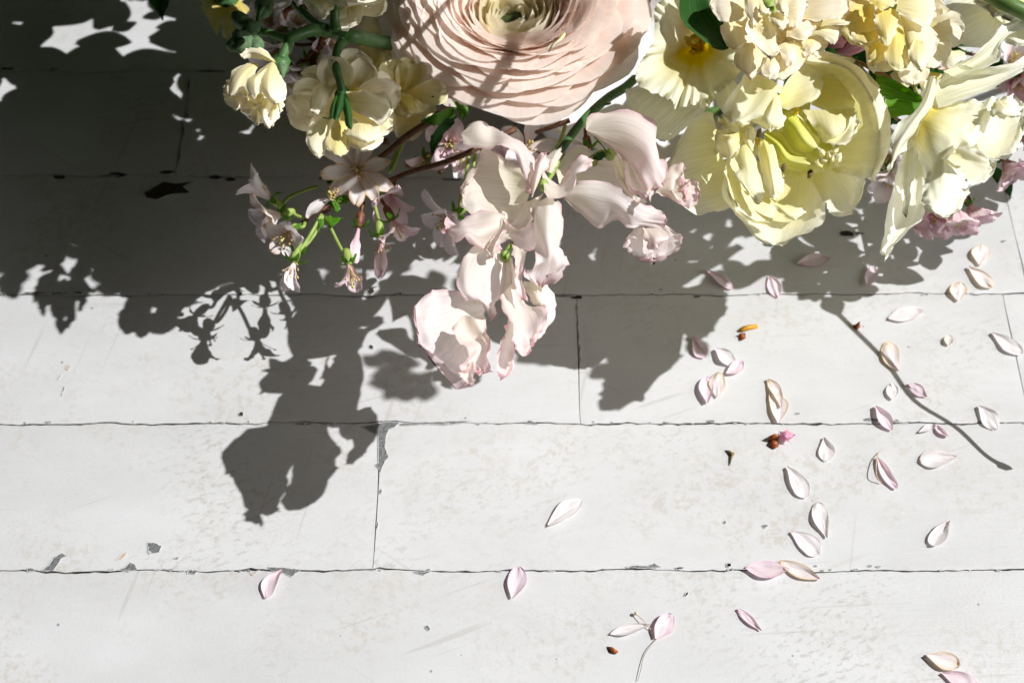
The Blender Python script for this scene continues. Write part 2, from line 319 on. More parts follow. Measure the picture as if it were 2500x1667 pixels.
def petal(o, Mx, phi, L, Wd, a0=20, a1=80, cup=.25, r0=.5, wid=(.18, .62), notch=0.0, ruf=.5, rf=3, crk=.25, n=8, m=6, jag=.4, twist=0.0, sharp=.55):
    """a petal growing from o, opening from angle a0 to a1 off the flower's axis, widest at wid[1]"""
    SEED[0] += 1; seed = SEED[0] * 1.91; v = 1 - (1 - np.linspace(0, 1, n + 1)) ** 1.3; s = np.linspace(-1, 1, m + 1)
    a = np.radians(a0 + (a1 - a0) * v); dv = np.diff(v, prepend=0)
    rr = r0 + np.cumsum(np.sin(a) * dv) * L; zz = np.cumsum(np.cos(a) * dv) * L
    pk = wid[1]
    w = np.where(v < pk, wid[0] + (1 - wid[0]) * np.sin(np.pi / 2 * np.minimum(1, v / pk)) ** 1.2, np.maximum(.0, np.cos(np.pi / 2 * np.clip((v - pk) / (1 - pk), 0, 1))) ** sharp) * Wd / 2
    w = np.maximum(w, Wd * .03); G = np.empty((n + 1, m + 1, 3))
    for i in range(n + 1):
        x = w[i] * s; up = cup * np.abs(s) ** 2 * w[i] * 1.2
        nd = notch * L * np.exp(-(s / .3) ** 2) * v[i] ** 6
        G[i, :, 0] = rr[i] - np.cos(a[i]) * up - np.sin(a[i]) * nd
        G[i, :, 1] = x
        G[i, :, 2] = zz[i] + np.sin(a[i]) * up - np.cos(a[i]) * nd + twist * x * v[i]
    c, q = math.cos(phi), math.sin(phi); R = np.array(((c, -q, 0), (q, c, 0), (0, 0, 1)))
    G = np.array(o) + (G * U) @ (Mx @ R).T
    return gridvf(finish(G, ruf, rf, crk, jag, seed))
# ------------------------------------------------------------------ the painted board floor
rnd = random.Random(5)
seam_px = [173, 428, 720, 1033, 1392]
sy = [P(1250, y)[1] for y in seam_px]; pw = (sy[0] - sy[-1]) / 4
sy = [sy[0] + pw * k for k in (4, 3, 2, 1)] + sy + [sy[-1] - pw * k for k in (1, 2, 3)]
X0, X1 = -.62, .62
joints = {4: [P(448, 300)[0]], 5: [P(2484, 600)[0], -.41], 6: [P(1412, 860)[0], P(2483, 880)[0]], 7: [P(922, 1200)[0], .46], 8: [-.33, .40], 3: [.11], 2: [-.22], 1: [.2], 0: [-.1], 9: [.05], 10: [-.2]}
fb = bpy.data.meshes.new('floor'); zf = -.012
fb.from_pydata([(X0, sy[-1], zf), (X1, sy[-1], zf), (X1, sy[0], zf), (X0, sy[0], zf)], [], [(0, 1, 2, 3)]); fb.materials.append(MT['under'])
floor = bpy.data.objects.new('floor', fb); COL.objects.link(floor); floor['kind'] = 'structure'; floor['label'] = 'white painted floorboards with cracked paint along the seams'
def egap(x, seed):                       # how far a board's edge stands back from the seam line, in mm
    a = noise.noise(Vector((x * 45, seed, 0))); b = noise.noise(Vector((x * 210, seed, 4))); c = noise.noise(Vector((x * 700, seed, 9)))
    return .00011 + .00034 * max(0, a + .15) + .00055 * max(0, b) ** 1.4 + .00035 * max(0, c * (a + .3) * 2.0)
def wander(x, k): return .0012 * noise.noise(Vector((x * 9, k * 3.3, 0))) + .0010 * noise.noise(Vector((x * 55, k * 3.3, 5))) + .00045 * noise.noise(Vector((x * 260, k, 7)))
planks = []
for r in range(len(sy) - 1):
    xs = [X0] + sorted(joints.get(r, [])) + [X1]
    for a, b in zip(xs[:-1], xs[1:]):
        nx = int((b - a) / .0022); ny = [0, .0006, .0016, .005]
        V, Fc = [], []; cols = []
        hgt = sy[r] - sy[r + 1]
        for i in range(nx + 1):
            x = a + (b - a) * i / nx; top = sy[r] + wander(x, r) - egap(x, r * 2 + .5); bot = sy[r + 1] + wander(x, r + 1) + egap(x, r * 2 + 1.5)
            ys = [top - d for d in ny] + [top - hgt * f for f in (.25, .5, .75)] + [bot + d for d in ny[::-1]]
            for j, y in enumerate(ys):
                xe = x
                if i == 0 or i == nx:
                    s = 1 if i == 0 else -1; yy = y
                    xe = x + s * (egap(yy, 77 + r) * .8 + .00002) + .0006 * noise.noise(Vector((yy * 60, r, 33))) + .0003 * noise.noise(Vector((yy * 300, r, 12)))
                d = min(y - bot, top - y, abs(x - a) + .0012, abs(b - x) + .0012)
                z = -.00016 * math.exp(-max(d, 0) / .0006) + .00010 * noise.noise(Vector((x * 22, y * 60, r)))
                V.append((xe, y, z))
        m = len(ny) * 2 + 3
        for i in range(nx):
            for j in range(m - 1): Fc.append((i * m + j, i * m + j + 1, (i + 1) * m + j + 1, (i + 1) * m + j))
        rim = [i * m for i in range(nx + 1)] + [nx * m + j for j in range(1, m)] + [i * m + m - 1 for i in range(nx - 1, -1, -1)] + [j for j in range(m - 2, 0, -1)]
        k0 = len(V); nr_ = len(rim); V += [V[i] for i in rim] + [(V[i][0], V[i][1], -.011) for i in rim]
        for q in range(nr_): w = (q + 1) % nr_; Fc.append((k0 + q, k0 + w, k0 + nr_ + w, k0 + nr_ + q))
        Fc = [f[::-1] for f in Fc]
        me = bpy.data.meshes.new('plank'); me.from_pydata(V, [], Fc); me.materials.append(MT['paint'])
        me.polygons.foreach_set('use_smooth', [i < nx * (m - 1) for i in range(len(me.polygons))]); me.update()
        o = bpy.data.objects.new('plank', me); COL.objects.link(o); o.parent = floor; planks.append((a, b, sy[r + 1], sy[r], o))
def chip(fr, pts, mat='chip', name='paint_chip', h=.00016):
    W = [fp(fr, *p, 0) for p in pts]; out = []
    for i, p in enumerate(W):
        q = W[(i + 1) % len(W)]; L = np.linalg.norm(q - p); k = max(1, int(L / .0008))
        for t in range(k):
            c = p + (q - p) * t / k; j = min(.00028, L * .25)
            out.append((c[0] + j * noise.noise(Vector(c) * 900), c[1] + j * noise.noise(Vector(c) * 900 + Vector((9, 9, 9))), h))
    cx = sum(p[0] for p in out) / len(out); cy = sum(p[1] for p in out) / len(out)
    own = next((o for a, b, y0, y1, o in planks if a <= cx <= b and y0 <= cy <= y1), floor)
    me = bpy.data.meshes.new(name); k = len(out); T = tube(np.array(out + out[:1]), [rnd.uniform(.10, .2), .22, .1, .2, .12], ns=5, per=1, cap=False)
    me.from_pydata(out + [tuple(q) for q in T[0]], [], [tuple(range(k))] + [tuple(i + k for i in f) for f in T[1]])
    me.materials.append(MT[mat]); me.materials.append(MT['paint']); me.polygons.foreach_set('material_index', [0] + [1] * len(T[1])); o = bpy.data.objects.new(name, me); COL.objects.link(o); o.parent = own
def chipe(fr, x, y, w, h, ang=0, mat='chip', n=8):
    c, s = math.cos(math.radians(ang)), math.sin(math.radians(ang)); pts = []
    for i in range(n):
        t = 2 * math.pi * i / n; r = rnd.uniform(.6, 1.1); px, py = math.cos(t) * w / 2 * r, math.sin(t) * h / 2 * r; pts.append((x + c * px - s * py, y + s * px + c * py))
    chip(fr, pts, mat)
chip(fK, [(100, 180), (210, 158), (290, 148), (370, 150), (335, 185), (292, 200), (272, 250), (264, 330), (290, 400), (264, 430), (235, 505), (195, 455), (216, 440), (214, 240), (150, 205)])
chip(fK, [(370, 158), (520, 150), (640, 146), (880, 138), (800, 156), (700, 172), (600, 164), (480, 168), (380, 176)])
chip(fK, [(1268, 152), (1300, 134), (1360, 165), (1300, 163)])
chip(fK, [(470, 1222), (540, 1222), (605, 1212), (575, 1230), (540, 1244), (500, 1236)])
chip(fK, [(1990, 1190), (2060, 1178), (2150, 1180), (2195, 1162), (2245, 1188), (2120, 1198)])
chip(fL, [(195, 402), (240, 404), (258, 422), (195, 428)]); chip(fL, [(440, 295), (486, 312), (440, 335), (385, 420), (295, 418), (350, 380), (385, 325)])
chip(fL, [(1060, 220), (1110, 222), (1160, 245), (1142, 285), (1090, 298), (1064, 268)]); chip(fL, [(846, 418), (900, 392), (930, 362), (968, 378), (985, 412), (940, 424)])
chip(fL, [(1242, 332), (1285, 320), (1275, 340)]); chip(fL, [(1340, 442), (1362, 410), (1420, 420), (1398, 446)]); chip(fL, [(1920, 395), (2040, 398), (2165, 414), (2120, 440), (2090, 466), (2045, 440), (1960, 425)])
chip(fL, [(1790, 442), (1870, 414), (1812, 456)], 'bare'); chip(fL, [(830, 345), (880, 295), (912, 292), (888, 332)], 'bare'); chip(fL, [(1200, 410), (1245, 406), (1222, 426)])
chip(fL, [(1060, 280), (1095, 292), (1075, 302)], 'bare')
chipe(fK, 232, 647, 34, 42, 20); chipe(fK, 210, 885, 18, 44); chipe(fJ, 130, 685, 50, 30, 40); chipe(fJ, 1990, 440, 60, 22, -45); chipe(fI, 320, 522, 24, 22); chipe(fI, 580, 545, 44, 32)
chipe(fJ, 2290, 232, 50, 36); chipe(fJ, 1935, 255, 70, 24); chipe(fI, 345, 797, 40, 28); chipe(fI, 25, 820, 60, 22); chipe(fI, 912, 806, 30, 14); chipe(fI, 1265, 805, 40, 14); chipe(fI, 1320, 810, 40, 12)
chipe(fI, 70, 985, 44, 18, -45); chipe(fH, 1310, 1278, 110, 24, 3); chipe(fH, 1480, 1288, 44, 20); chipe(fH, 820, 1238, 44, 14); chipe(fH, 235, 1288, 60, 14); chipe(fH, 2060, 1290, 60, 14); chipe(fH, 1150, 30, 130, 46, 4, 'gouge'); chipe(fH, 1240, 30, 120, 16, 4, 'gouge')
chipe(fH, 2200, 82, 50, 22); chipe(fH, 140, 452, 60, 22, 0, 'gouge'); chipe(fH, 475, 1306, 26, 18)
chip(fN, [(1100, 1480), (1180, 1430), (1250, 1390), (1360, 1405), (1510, 1385), (1400, 1430), (1460, 1478), (1340, 1490), (1280, 1500), (1200, 1532), (1120, 1515)], 'gouge')
for q in ((450, 1358, 130, 40), (900, 1340, 200, 50), (820, 1350, 180, 16), (1280, 1320, 160, 34), (1660, 1360, 160, 40), (1760, 1375, 120, 36), (60, 530, 140, 24), (1620, 548, 320, 24), (1447, 660, 16, 130), (1437, 880, 12, 90), (1405, 1000, 16, 170), (1380, 1200, 12, 200), (420, 535, 80, 16)): chipe(fN, *q, 0, 'gouge')
chipe(fQ, 940, 820, 240, 26, 0, 'gouge'); chipe(fA, 930, 1058, 90, 36, 0, 'gouge'); chipe(fA, 1330, 1044, 26, 14, 0, 'gouge'); chipe(fA, 870, 1052, 120, 12, 0, 'gouge')
for y in (1120, 1200, 1270, 1330, 1390): chipe(fA, 935 + (y - 1100) * .06 + rnd.uniform(-2, 2), y, rnd.uniform(5, 10), 40 + rnd.random() * 50, rnd.uniform(-4, 4), 'gouge')
for q in ((430, 258, 80, 18), (330, 262, 120, 12), (200, 258, 150, 12), (2030, 250, 50, 46), (2180, 265, 40, 22), (1320, 975, 30, 10), (1410, 975, 80, 10), (1480, 962, 40, 12), (1660, 975, 110, 12), (1780, 975, 40, 10)): chipe(fR, *q, 0, 'gouge')
chipe(fR, 1316, 922, 36, 30, 0, 'gouge'); chipe(fR, 2032, 555, 30, 40, -30, 'gouge'); chipe(fR, 338, 815, 12, 14, 0, 'gouge'); chipe(fR, 348, 785, 8, 40, 15, 'gouge'); chipe(fR, 328, 715, 12, 40, 25, 'bare'); chipe(fR, 372, 665, 44, 34, 0, 'bare')
for s in range(4, 9):                                   # small random losses along the seams
    for _ in range(26):
        x = rnd.uniform(-60, 2560); p = P(x, seam_px[s - 4]); yy = seam_px[s - 4] + rnd.uniform(-4, 3)
        chipe(f1, x, yy, rnd.uniform(4, 22), rnd.uniform(2, 5), rnd.uniform(-6, 6), 'chip' if rnd.random() < .7 else 'under', 6)

# ------------------------------------------------------------------ petals and scraps fallen on the boards
def fallen(fr, base, tip, w, mat, label, lift=(5, 5), h=1.0, notch=.12, fold=0.0, wid=.6, side=0.0, sharp=.5, name='fallen_petal', cat='petal', group='petals fallen on the boards', end=3.0):
    SEED[0] += 1; sd = SEED[0]; n, m = 12, 10
    base, tip = np.array(base, float), np.array(tip, float); d = tip - base; pr = np.array((-d[1], d[0])) / (np.linalg.norm(d) + 1e-9)
    G = np.empty((n + 1, m + 1, 3))
    for i in range(n + 1):
        v = 1 - (1 - i / n) ** 1.3
        ww = (.10 + .90 * math.sin(math.pi / 2 * min(1, v / wid)) ** 1.1) if v < wid else max(.06, max(0, math.cos(math.pi / 2 * (v - wid) / (1 - wid))) ** sharp)
        for j in range(m + 1):
            s = 2 * j / m - 1
            vn = v - notch * math.exp(-(s / .3) ** 2) * v ** 6
            cxy = base + d * vn + pr * (s * ww * w / 2 * (1 + .12 * wob(v * 3, s * 2, sd))) + pr * side * w * math.sin(math.pi * v)
            zz = (lift[0] if s < 0 else lift[1]) * abs(s) ** 1.8 * (.35 + .65 * math.sin(math.pi * min(1, v + .1))) + end * abs(2 * v - 1) ** 3 + fold * (1 - abs(s)) + 1.0 * wob(v * 3, s * 2.2, sd + .5)
            G[i, j] = fp(fr, cxy[0], cxy[1], h + max(zz, 0) * .8)
    G[..., 2] -= G[..., 2].min() - .00035
    return solo(name, gridvf(G), mat, label, cat, group)
FP = [
 (fH, (205, 265), (385, 392), 62, 'fpink', 'narrow pink petal in the bouquet shadow below the tulip, left of the white light patch', (4, 7)),
 (fH, (820, 222), (1038, 192), 84, 'fpink', 'pink petal lying level in the shade between the tulip and the long daffodil petal tip', (5, 5)),
 (fH, (632, 305), (690, 450), 92, 'fpink', 'pink petal at the ragged edge of the tulip shadow with its tip in sun', (8, 4)),
 (fH, (1290, 380), (1335, 238), 84, 'fmauve', 'faint shaded petal below the long daffodil petal tip', (4, 5)),
 (fH, (2048, 232), (2060, 92), 128, 'ftan', 'upright pale petal with an orange stain, uppermost of the petals by the right edge', (8, 6)),
 (fH, (1968, 245), (2130, 385), 92, 'ftan', 'petal with a browned base just below the uppermost right petal', (6, 8)),
 (fH, (1900, 472), (1915, 345), 116, 'ftan', 'broad small petal with an orange tip on the seam near the right edge', (8, 5)),
 (fH, (1430, 592), (1662, 545), 96, 'fpale', 'long pale petal lying flat just above the twig shadow', (3, 4)),
 (fH, (1836, 776), (1836, 703), 66, 'ftan', 'tiny tan triangular petal scrap right of the twig shadow', (5, 6)),
 (fH, (2128, 688), (2332, 832), 92, 'fpale', 'white slender petal pointing to the lower right at the right edge', (6, 5)),
 (fH, (1500, 942), (1418, 745), 124, 'ftan', 'split pale petal with tan edges touching the twig shadow', (7, 6)),
 (fH, (1345, 1180), (1455, 1345), 88, 'fmauve', 'mauve petal folded lengthwise over the grey chip in the seam', (8, 8)),
 (fH, (2040, 1178), (2160, 1340), 118, 'fpale', 'pale petal crossing the seam close to the right edge', (7, 5)),
 (fH, (118, 715), (195, 858), 96, 'fpink', 'dark pink petal half in the shadow edge right of the sweet peas', (8, 5)),
 (fH, (268, 795), (400, 905), 96, 'fpale', 'white petal lying against a bright pink one beside the shadow edge', (6, 8)),
 (fH, (340, 962), (455, 880), 84, 'fpink', 'bright pink petal tucked against a white one beside the shadow edge', (8, 6)),
 (fH, (215, 1160), (205, 985), 104, 'fmauve', 'mauve petal standing on edge, left one of the overlapping pair below the shadow', (9, 6)),
 (fH, (280, 1120), (290, 950), 112, 'ftan', 'veined pale petal, right one of the overlapping pair below the shadow', (5, 7)),
 (fH, (690, 1290), (640, 1090), 120, 'ftan', 'pink petal with brown flecks ending at the seam under a curled one', (8, 5)),
 (fH, (710, 1190), (620, 1000), 72, 'ftan', 'thin curled petal with a tan edge above the pink flecked one', (8, 4)),
 (fH, (1000, 1392), (1015, 1550), 112, 'fpale', 'white petal below the seam, right of the pink and rust bud', (8, 4)),
 (fH, (1460, 1130), (1450, 1020), 84, 'fpale', 'crumpled white petal lying across the twig shadow', (9, 7)),
 (fH, (1690, 1115), (1560, 1030), 76, 'fmauve', 'grey mauve petal lying along the twig shadow', (5, 8)),
 (fH, (1832, 1385), (1740, 1310), 40, 'fpink', 'thin pink folded petal arching below the right seam', (6, 7)),
 (fH, (1635, 1355), (1750, 1308), 46, 'fpale', 'thin pale petal meeting the arching pink one below the right seam', (5, 6)),
 (fI, (728, 152), (855, 355), 112, 'fpale', 'white petal with a centre crease in the open board below the rust bud', (6, 7)),
 (fI, (1318, 92), (1445, 298), 72, 'fpink', 'narrow pink petal twisted round a hooked thread', (9, 6)),
 (fI, (1834, 88), (1592, 108), 112, 'fpale', 'broad pale petal left of the twig shadow tip', (7, 6)),
 (fI, (990, 612), (925, 382), 106, 'fpale', 'white grooved petal above the broad one near the lower seam', (9, 9)),
 (fI, (1788, 502), (1660, 660), 104, 'fpale', 'teardrop white petal alone at the right of the lower boards', (9, 4)),
 (fI, (755, 578), (945, 722), 130, 'fpale', 'broad white petal under the grooved one near the lower seam', (5, 4)),
 (fI, (742, 822), (455, 812), 116, 'fpink', 'pink ribbed petal on the lower seam, left of an overlapping pair', (10, 5)),
 (fI, (942, 886), (672, 768), 92, 'ftan', 'white petal with a yellow base on the lower seam, right of an overlapping pair', (6, 7)),
 (fI, (562, 1218), (402, 1078), 52, 'fpink', 'slim rolled pink petal alone on the lowest board', (8, 8)),
 (fI, (1638, 1378), (1858, 1448), 116, 'ftan', 'pink petal with a yellow fleck at the lower right corner', (6, 8)),
 (fI, (1742, 1498), (1975, 1600), 112, 'fpink', 'pink petal cut by the bottom edge at the lower right corner', (7, 5)),
 (fJ, (735, 466), (790, 238), 132, 'fmauve', 'mauve petal lying across the lower seam at the middle of the photo', (6, 8)),
 (fJ, (1728, 655), (1438, 722), 74, 'fpale', 'slender folded white petal beside the notched pink petal', (8, 5)),
 (fJ, (1768, 757), (1885, 578), 136, 'fpink', 'heart notched pink petal with a grey thread at its base', (9, 4)),
 (fK, (1435, 882), (1682, 698), 122, 'fpale', 'white petal with a pink base alone in the middle of the wide board', (5, 9)),
 (fL, (2022, 408), (1902, 612), 108, 'fpink', 'curled pink petal alone on the seam at the lower left', (10, 6)),
]
vr = random.Random(8)
for q in FP:
    fallen(*q[:6], lift=(q[6][0] * .36, q[6][1] * .36), end=.8, notch=.16 if 'notched' in q[5] or 'ribbed' in q[5] else .07, side=.28 if 'curled' in q[5] else vr.uniform(-.10, .10), h=1.0, wid=vr.uniform(.45, .70), sharp=vr.uniform(.4, .85), fold=vr.choice((0, 0, .6, 1.5)))
def scrap(name, vf, mat, label): return solo(name, vf, mat, label, name.split('_')[-1])
def flake(fr, pts, z=1.2, th=2):
    P0 = [fp(fr, x, y, z + th * noise.noise(Vector((x * .05, y * .05, 0)))) for x, y in pts]; c = np.mean(P0, 0) + np.array((0, 0, th * .6 * U)); n = len(P0)
    lo = [p - np.array((0, 0, p[2] - .0002)) for p in P0]
    return np.array([c] + P0 + lo), [(0, i + 1, (i + 1) % n + 1)[::-1] for i in range(n)] + [(i + 1, (i + 1) % n + 1, n + (i + 1) % n + 1, n + i + 1) for i in range(n)], None
scrap('pollen_flake', flake(fH, [(420, 675), (450, 650), (490, 640), (545, 636), (552, 660), (500, 672), (450, 678)]), 'orange', 'amber pollen flake on the board right of the shadow edge')
scrap('bud_scale', flake(fH, [(425, 700), (465, 695), (470, 730), (440, 738), (424, 722)], th=3), 'rust', 'small square brown bud scale just below the amber flake')
scrap('bud_scale', flake(fH, [(1185, 655), (1210, 635), (1235, 615), (1240, 655), (1215, 678)], th=4), 'rust', 'orange brown bud scale at the start of the twig shadow')
bs = thing('fallen_bud', 'broken cherry bud, rust brown scales with a bright pink petal tip', 'bud', fp(fH, 680, 1400, 0))
part('scale', flake(fH, [(628, 1440), (650, 1410), (690, 1420), (692, 1455), (660, 1470)], th=5), 'rust', bs); part('scale', flake(fH, [(625, 1390), (660, 1370), (705, 1385), (690, 1410), (650, 1405)], z=3, th=4), 'rust', bs)
part('petal', sheet([[(700, 1365, 1), (698, 1390, 4), (705, 1420, 1)], [(735, 1352, 3), (738, 1385, 7), (735, 1424, 2)], [(770, 1360, 2), (785, 1385, 4), (762, 1415, 1)]], fH, 1.2, n=12, m=12, ruf=1.2, rf=6, crk=.9, jag=1.2), 'pinkb', bs)
scrap('bud_scale', flake(fJ, [(1418, 815), (1450, 818), (1498, 848), (1480, 865), (1452, 855)], th=3), 'rust', 'glossy rust red bud scale below the slender folded petal')
scrap('sepal_scrap', flake(fI, [(322, 48), (350, 52), (384, 68), (366, 105), (354, 145), (358, 104), (368, 78), (345, 62)], th=.6, z=.8), 'antherb', 'tiny bent dark sepal below the rust bud')
scrap('dry_thread', ftube(fJ, [(1772, 760, 1), (1715, 830, 1.5), (1680, 890, 1), (1660, 980, 1.4), (1637, 1062, 1)], [.16, .2, .14], ns=5), 'hair', 'dry grey thread trailing down from the notched pink petal')
scrap('dry_stamen', join(ftube(fJ, [(1625, 580, 2), (1690, 640, 2.5), (1735, 700, 1.2), (1760, 752, 1)], [.2, .18], ns=5), blob(fp(fJ, 1625, 578, 2), .9)), 'stamen', 'dry stamen between the slender folded petal and the notched pink one')
scrap('hooked_thread', ftube(fI, [(1330, 60, 1), (1310, 110, 3), (1308, 210, 4), (1340, 265, 1)], [.25, .25], ns=5), 'stamen', 'hooked thread sticking out of the twisted narrow petal')
# ------------------------------------------------------------------ the bowl the flowers stand in
bc = P(1560, 330, 0); prof = [(30, 0), (36, 0), (37, 3), (30, 7), (24, 12), (30, 17), (48, 24), (62, 36), (70, 52), (72, 62), (70, 63), (67, 60), (60, 40), (44, 28), (0.5, 22)]
pts = crom(np.array([(r, 0, z) for r, z in prof], float), np.linspace(0, 1, 60)); th = np.linspace(0, 2 * math.pi, 64, endpoint=False)
G = np.array([[(bc[0] + p[0] * U * math.cos(t), bc[1] + p[0] * U * math.sin(t), p[2] * U + .0004) for t in th] for p in pts])
solo('footed_bowl', gridvf(G, True), 'ceramic', 'white glazed footed bowl half hidden under the ranunculus and tulip', 'bowl')

# ------------------------------------------------------------------ ranunculus: nested cupped petals round a dark green eye
rc = P(1258, -26, 110)
ran = thing('ranunculus', 'large blush pink ranunculus with tightly layered petals at the top centre', 'ranunculus', P(1258, 10, 30))
rr = random.Random(11); NP = 126
def ran_petal(i, N_, c, axM, big=1.0):
    t = i / (N_ - 1.0); seed = SEED[0] = SEED[0] + 1
    R = (6.2 + 62.3 * t ** .78) * big * rr.uniform(.97, 1.03); zr = -17 + 21 * math.sin(min(1, t * 1.5) * math.pi / 2) - 17 * max(0, t - .45) / .55
    zr += rr.uniform(-.8, .8); phi = i * 2.39996 + rr.uniform(-.12, .12)
    half = math.radians(70 - 36 * t ** .6) * rr.uniform(.92, 1.08); n, m = 14, 16
    G = np.empty((n + 1, m + 1, 3)); rb, zb = 3 + 2 * t, -40 + 4 * t; ph2 = rr.uniform(0, 6)
    open_ = min(1, max(0, (t - .08) / .5))            # inner petals stand and close, outer ones spread flat
    kx, kz = .95 - .42 * open_, .12 + .62 * open_      # where the petal's bend lies between base and rim
    for k in range(n + 1):
        v0 = k / n
        for j in range(m + 1):
            s = 2 * j / m - 1; v = v0 * (1 - .26 * abs(s) ** 3.0 - .025 * math.sin(s * 5 + ph2))
            cxr, czr = rb + (R - rb) * kx, zb + (zr - zb) * kz
            r = (1 - v) ** 2 * rb + 2 * v * (1 - v) * cxr + v * v * R; z = (1 - v) ** 2 * zb + 2 * v * (1 - v) * czr + v * v * zr
            lip = max(0, v - .75) / .25
            r += lip ** 2 * (1.5 * open_ - 2.2 * (1 - open_)) + .6 * s * (1 + t) + .9 * wob(s * 2.2 + i, v * 2, seed) * v
            z += -1.5 * lip ** 2 * open_ + 3.2 * abs(s) ** 2 * v * open_ + .6 * wob(s * 3, v * 3 + i, seed + .3) * v
            ang = phi + half * s * (.45 + .55 * math.sin(min(1, v * 1.3) * math.pi / 2))
            G[k, j] = c + axM @ (np.array((r * math.cos(ang), r * math.sin(ang), z)) * U)
    return gridvf(finish(G, .5, 5, .25, .5, seed * 1.1))
axM = frame((0.03, -0.10, 1), 0)
for i in range(NP):
    part('petal', ran_petal(i, NP, rc, axM, 1.012), 'ranunculus_in' if i < 22 else 'ranunculus', ran)
part('eye', blob(rc + axM @ (np.array((0, 0, -30)) * U), 9, el=.9, lump=.4), 'throat', ran)
part('stem', tube([rc + np.array((0, 0, -40)) * U, rc + np.array((8, 4, -62)) * U, P(1420, 200, 20)], [2.6, 2.6, 2.6]), 'stem', ran)
part('petal', sheet([[(1500, 245), (1510, 262)], [(1440, 300), (1490, 310)], [(1395, 335), (1440, 345)], [(1372, 400), (1380, 405)]], fM, 104, n=8, m=8, b=2, ruf=1), 'stockc', ran, 'small torn yellowish flap beside the eye')

# ------------------------------------------------------------------ sweet pea spray: one stem, four blooms
sp = thing('sweet_pea', 'blush pink sweet pea spray hanging over the front of the bouquet', 'sweet pea', fp(fY, 1030, 150, 60))
part('stem', ftube(fY, [(1150, 60, 62), (1030, 165, 66), (830, 290, 72), (560, 540, 82), (300, 890, 86), (150, 1150, 88), (110, 1260, 90)], [2.4, 2.4, 2.3, 2.1, 1.8, 1.4]), 'stemd', sp)
part('tendril', ftube(fY, [(830, 285, 72), (810, 330, 73), (850, 345, 75), (885, 330, 76)], [.9, .7, .4]), 'stem', sp)
def bloom(cpts, r, mat='pedicel', fr=fA):
    return part('bloom', join(ftube(fr, cpts, [q * .6 for q in r]), blob(fp(fr, *cpts[-1]), 2.4, el=1.3, lump=.4)), mat, sp)
def spet(parent, rows, z, mat='sweet', **kw):
    kw.setdefault('jag', 1.0); kw.setdefault('n', 22); kw.setdefault('m', 22); kw.setdefault('crk', .85); kw['ruf'] = kw.get('ruf', 1.2) * 1.3; kw.setdefault('rf', 5)
    return part('petal', sheet(rows, fA, z, **kw), mat, parent)
# first bloom, facing the viewer
b1 = bloom([(850, 300, 84), (800, 400, 85), (757, 460, 88)], [2, 2.4])
spet(b1, [[(660, 400), (690, 470), (660, 560)], [(560, 330, -2), (580, 470, -3), (610, 660, -2)], [(490, 285, 4), (450, 460, 1), (520, 660, 3)], [(430, 285, 6), (385, 450, 3), (430, 650, 4)], [(375, 385, 4), (322, 500, 2), (345, 640, 4)]], 84, 'sweety', b=-3, rt=.22, tz=4, ruf=2)
spet(b1, [[(298, 236, 2), (320, 190), (345, 148)], [(380, 268, 1), (400, 190, 3), (412, 113, 1)], [(472, 277, 6), (482, 235, 3), (480, 160, -3)], [(535, 258, 10), (550, 225, 8), (570, 193, 2)], [(605, 310, 8), (620, 265, 8), (640, 225, 2)], [(645, 415, 6), (665, 360, 7), (692, 320, 0)], [(690, 522, 2), (698, 480, 2), (706, 430, -2)]], 92, 'sweet', rt=.06, rb=.12, ruf=1.6, m=12, n=26)
spet(b1, [[(545, 700, -2), (552, 660), (548, 625, 2)], [(450, 790, -5), (500, 690, 3), (495, 588, 2)], [(400, 788, 3), (420, 700, 6), (430, 602, -1)], [(340, 738, 7), (355, 690, 6), (370, 632, 0)], [(285, 792, 2), (300, 700, 4), (305, 648, -2)], [(240, 748, -6), (232, 700, -3), (230, 648, -5)]], 93, 'sweet', rt=.12, ruf=2.2, n=24)
spet(b1, [[(550, 640), (470, 780), (455, 800)], [(545, 690, 3), (500, 780, 5), (480, 850, 2)], [(520, 770), (510, 800), (495, 846)]], 95, 'sweet', rt=.2, ruf=1.5, n=10, m=12)
spet(b1, [[(556, 650), (540, 710), (520, 782)], [(615, 690, 3), (600, 720, 1), (580, 752, 3)], [(685, 670), (660, 740, 2), (640, 810, 3)], [(745, 630), (735, 720), (722, 802, -2)]], 88, 'sweet', rt=.08, ruf=1)
spet(b1, [[(690, 585), (770, 530), (836, 550)], [(673, 650), (770, 620, 6), (859, 622)], [(690, 740), (780, 740, 7), (850, 760, -2)], [(726, 840, 5), (800, 830, 5), (868, 835)], [(690, 908, 7), (790, 905, 1), (890, 888, 3)], [(634, 950, 4), (740, 988, -2), (820, 945, 4)]], 95, 'sweetw', rt=.07, b=3, ruf=2.2, n=22)
spet(b1, [[(770, 392), (800, 398)], [(778, 320), (825, 345)], [(850, 254), (853, 260)]], 91, 'sweety', b=2, rt=.1, n=10, m=8)
spet(b1, [[(690, 520), (697, 530)], [(698, 420), (735, 455)], [(715, 320), (770, 370)], [(750, 277), (780, 310)]], 98, 'sweet', b=4, rt=.3, n=12, m=10)
spet(b1, [[(738, 362, 3), (750, 420), (762, 505, 2)], [(778, 430, -3), (785, 470), (790, 546, 4)], [(832, 452, -5), (840, 490, -1), (850, 532, 5)], [(885, 415, -3), (902, 440, 1), (922, 470, 5)], [(912, 355), (922, 380, 1), (932, 408, 3)], [(955, 316, 2), (970, 345, 3), (985, 380)], [(1008, 324), (1012, 340, 1), (1006, 362)]], 97, 'sweet', rt=.1, ruf=1, n=24, m=10)
spet(b1, [[(640, 560), (700, 540), (760, 500)], [(600, 640), (680, 640, 2), (720, 590)], [(560, 680), (640, 700), (700, 640)]], 84, 'sweety', rt=.0, ruf=.6)
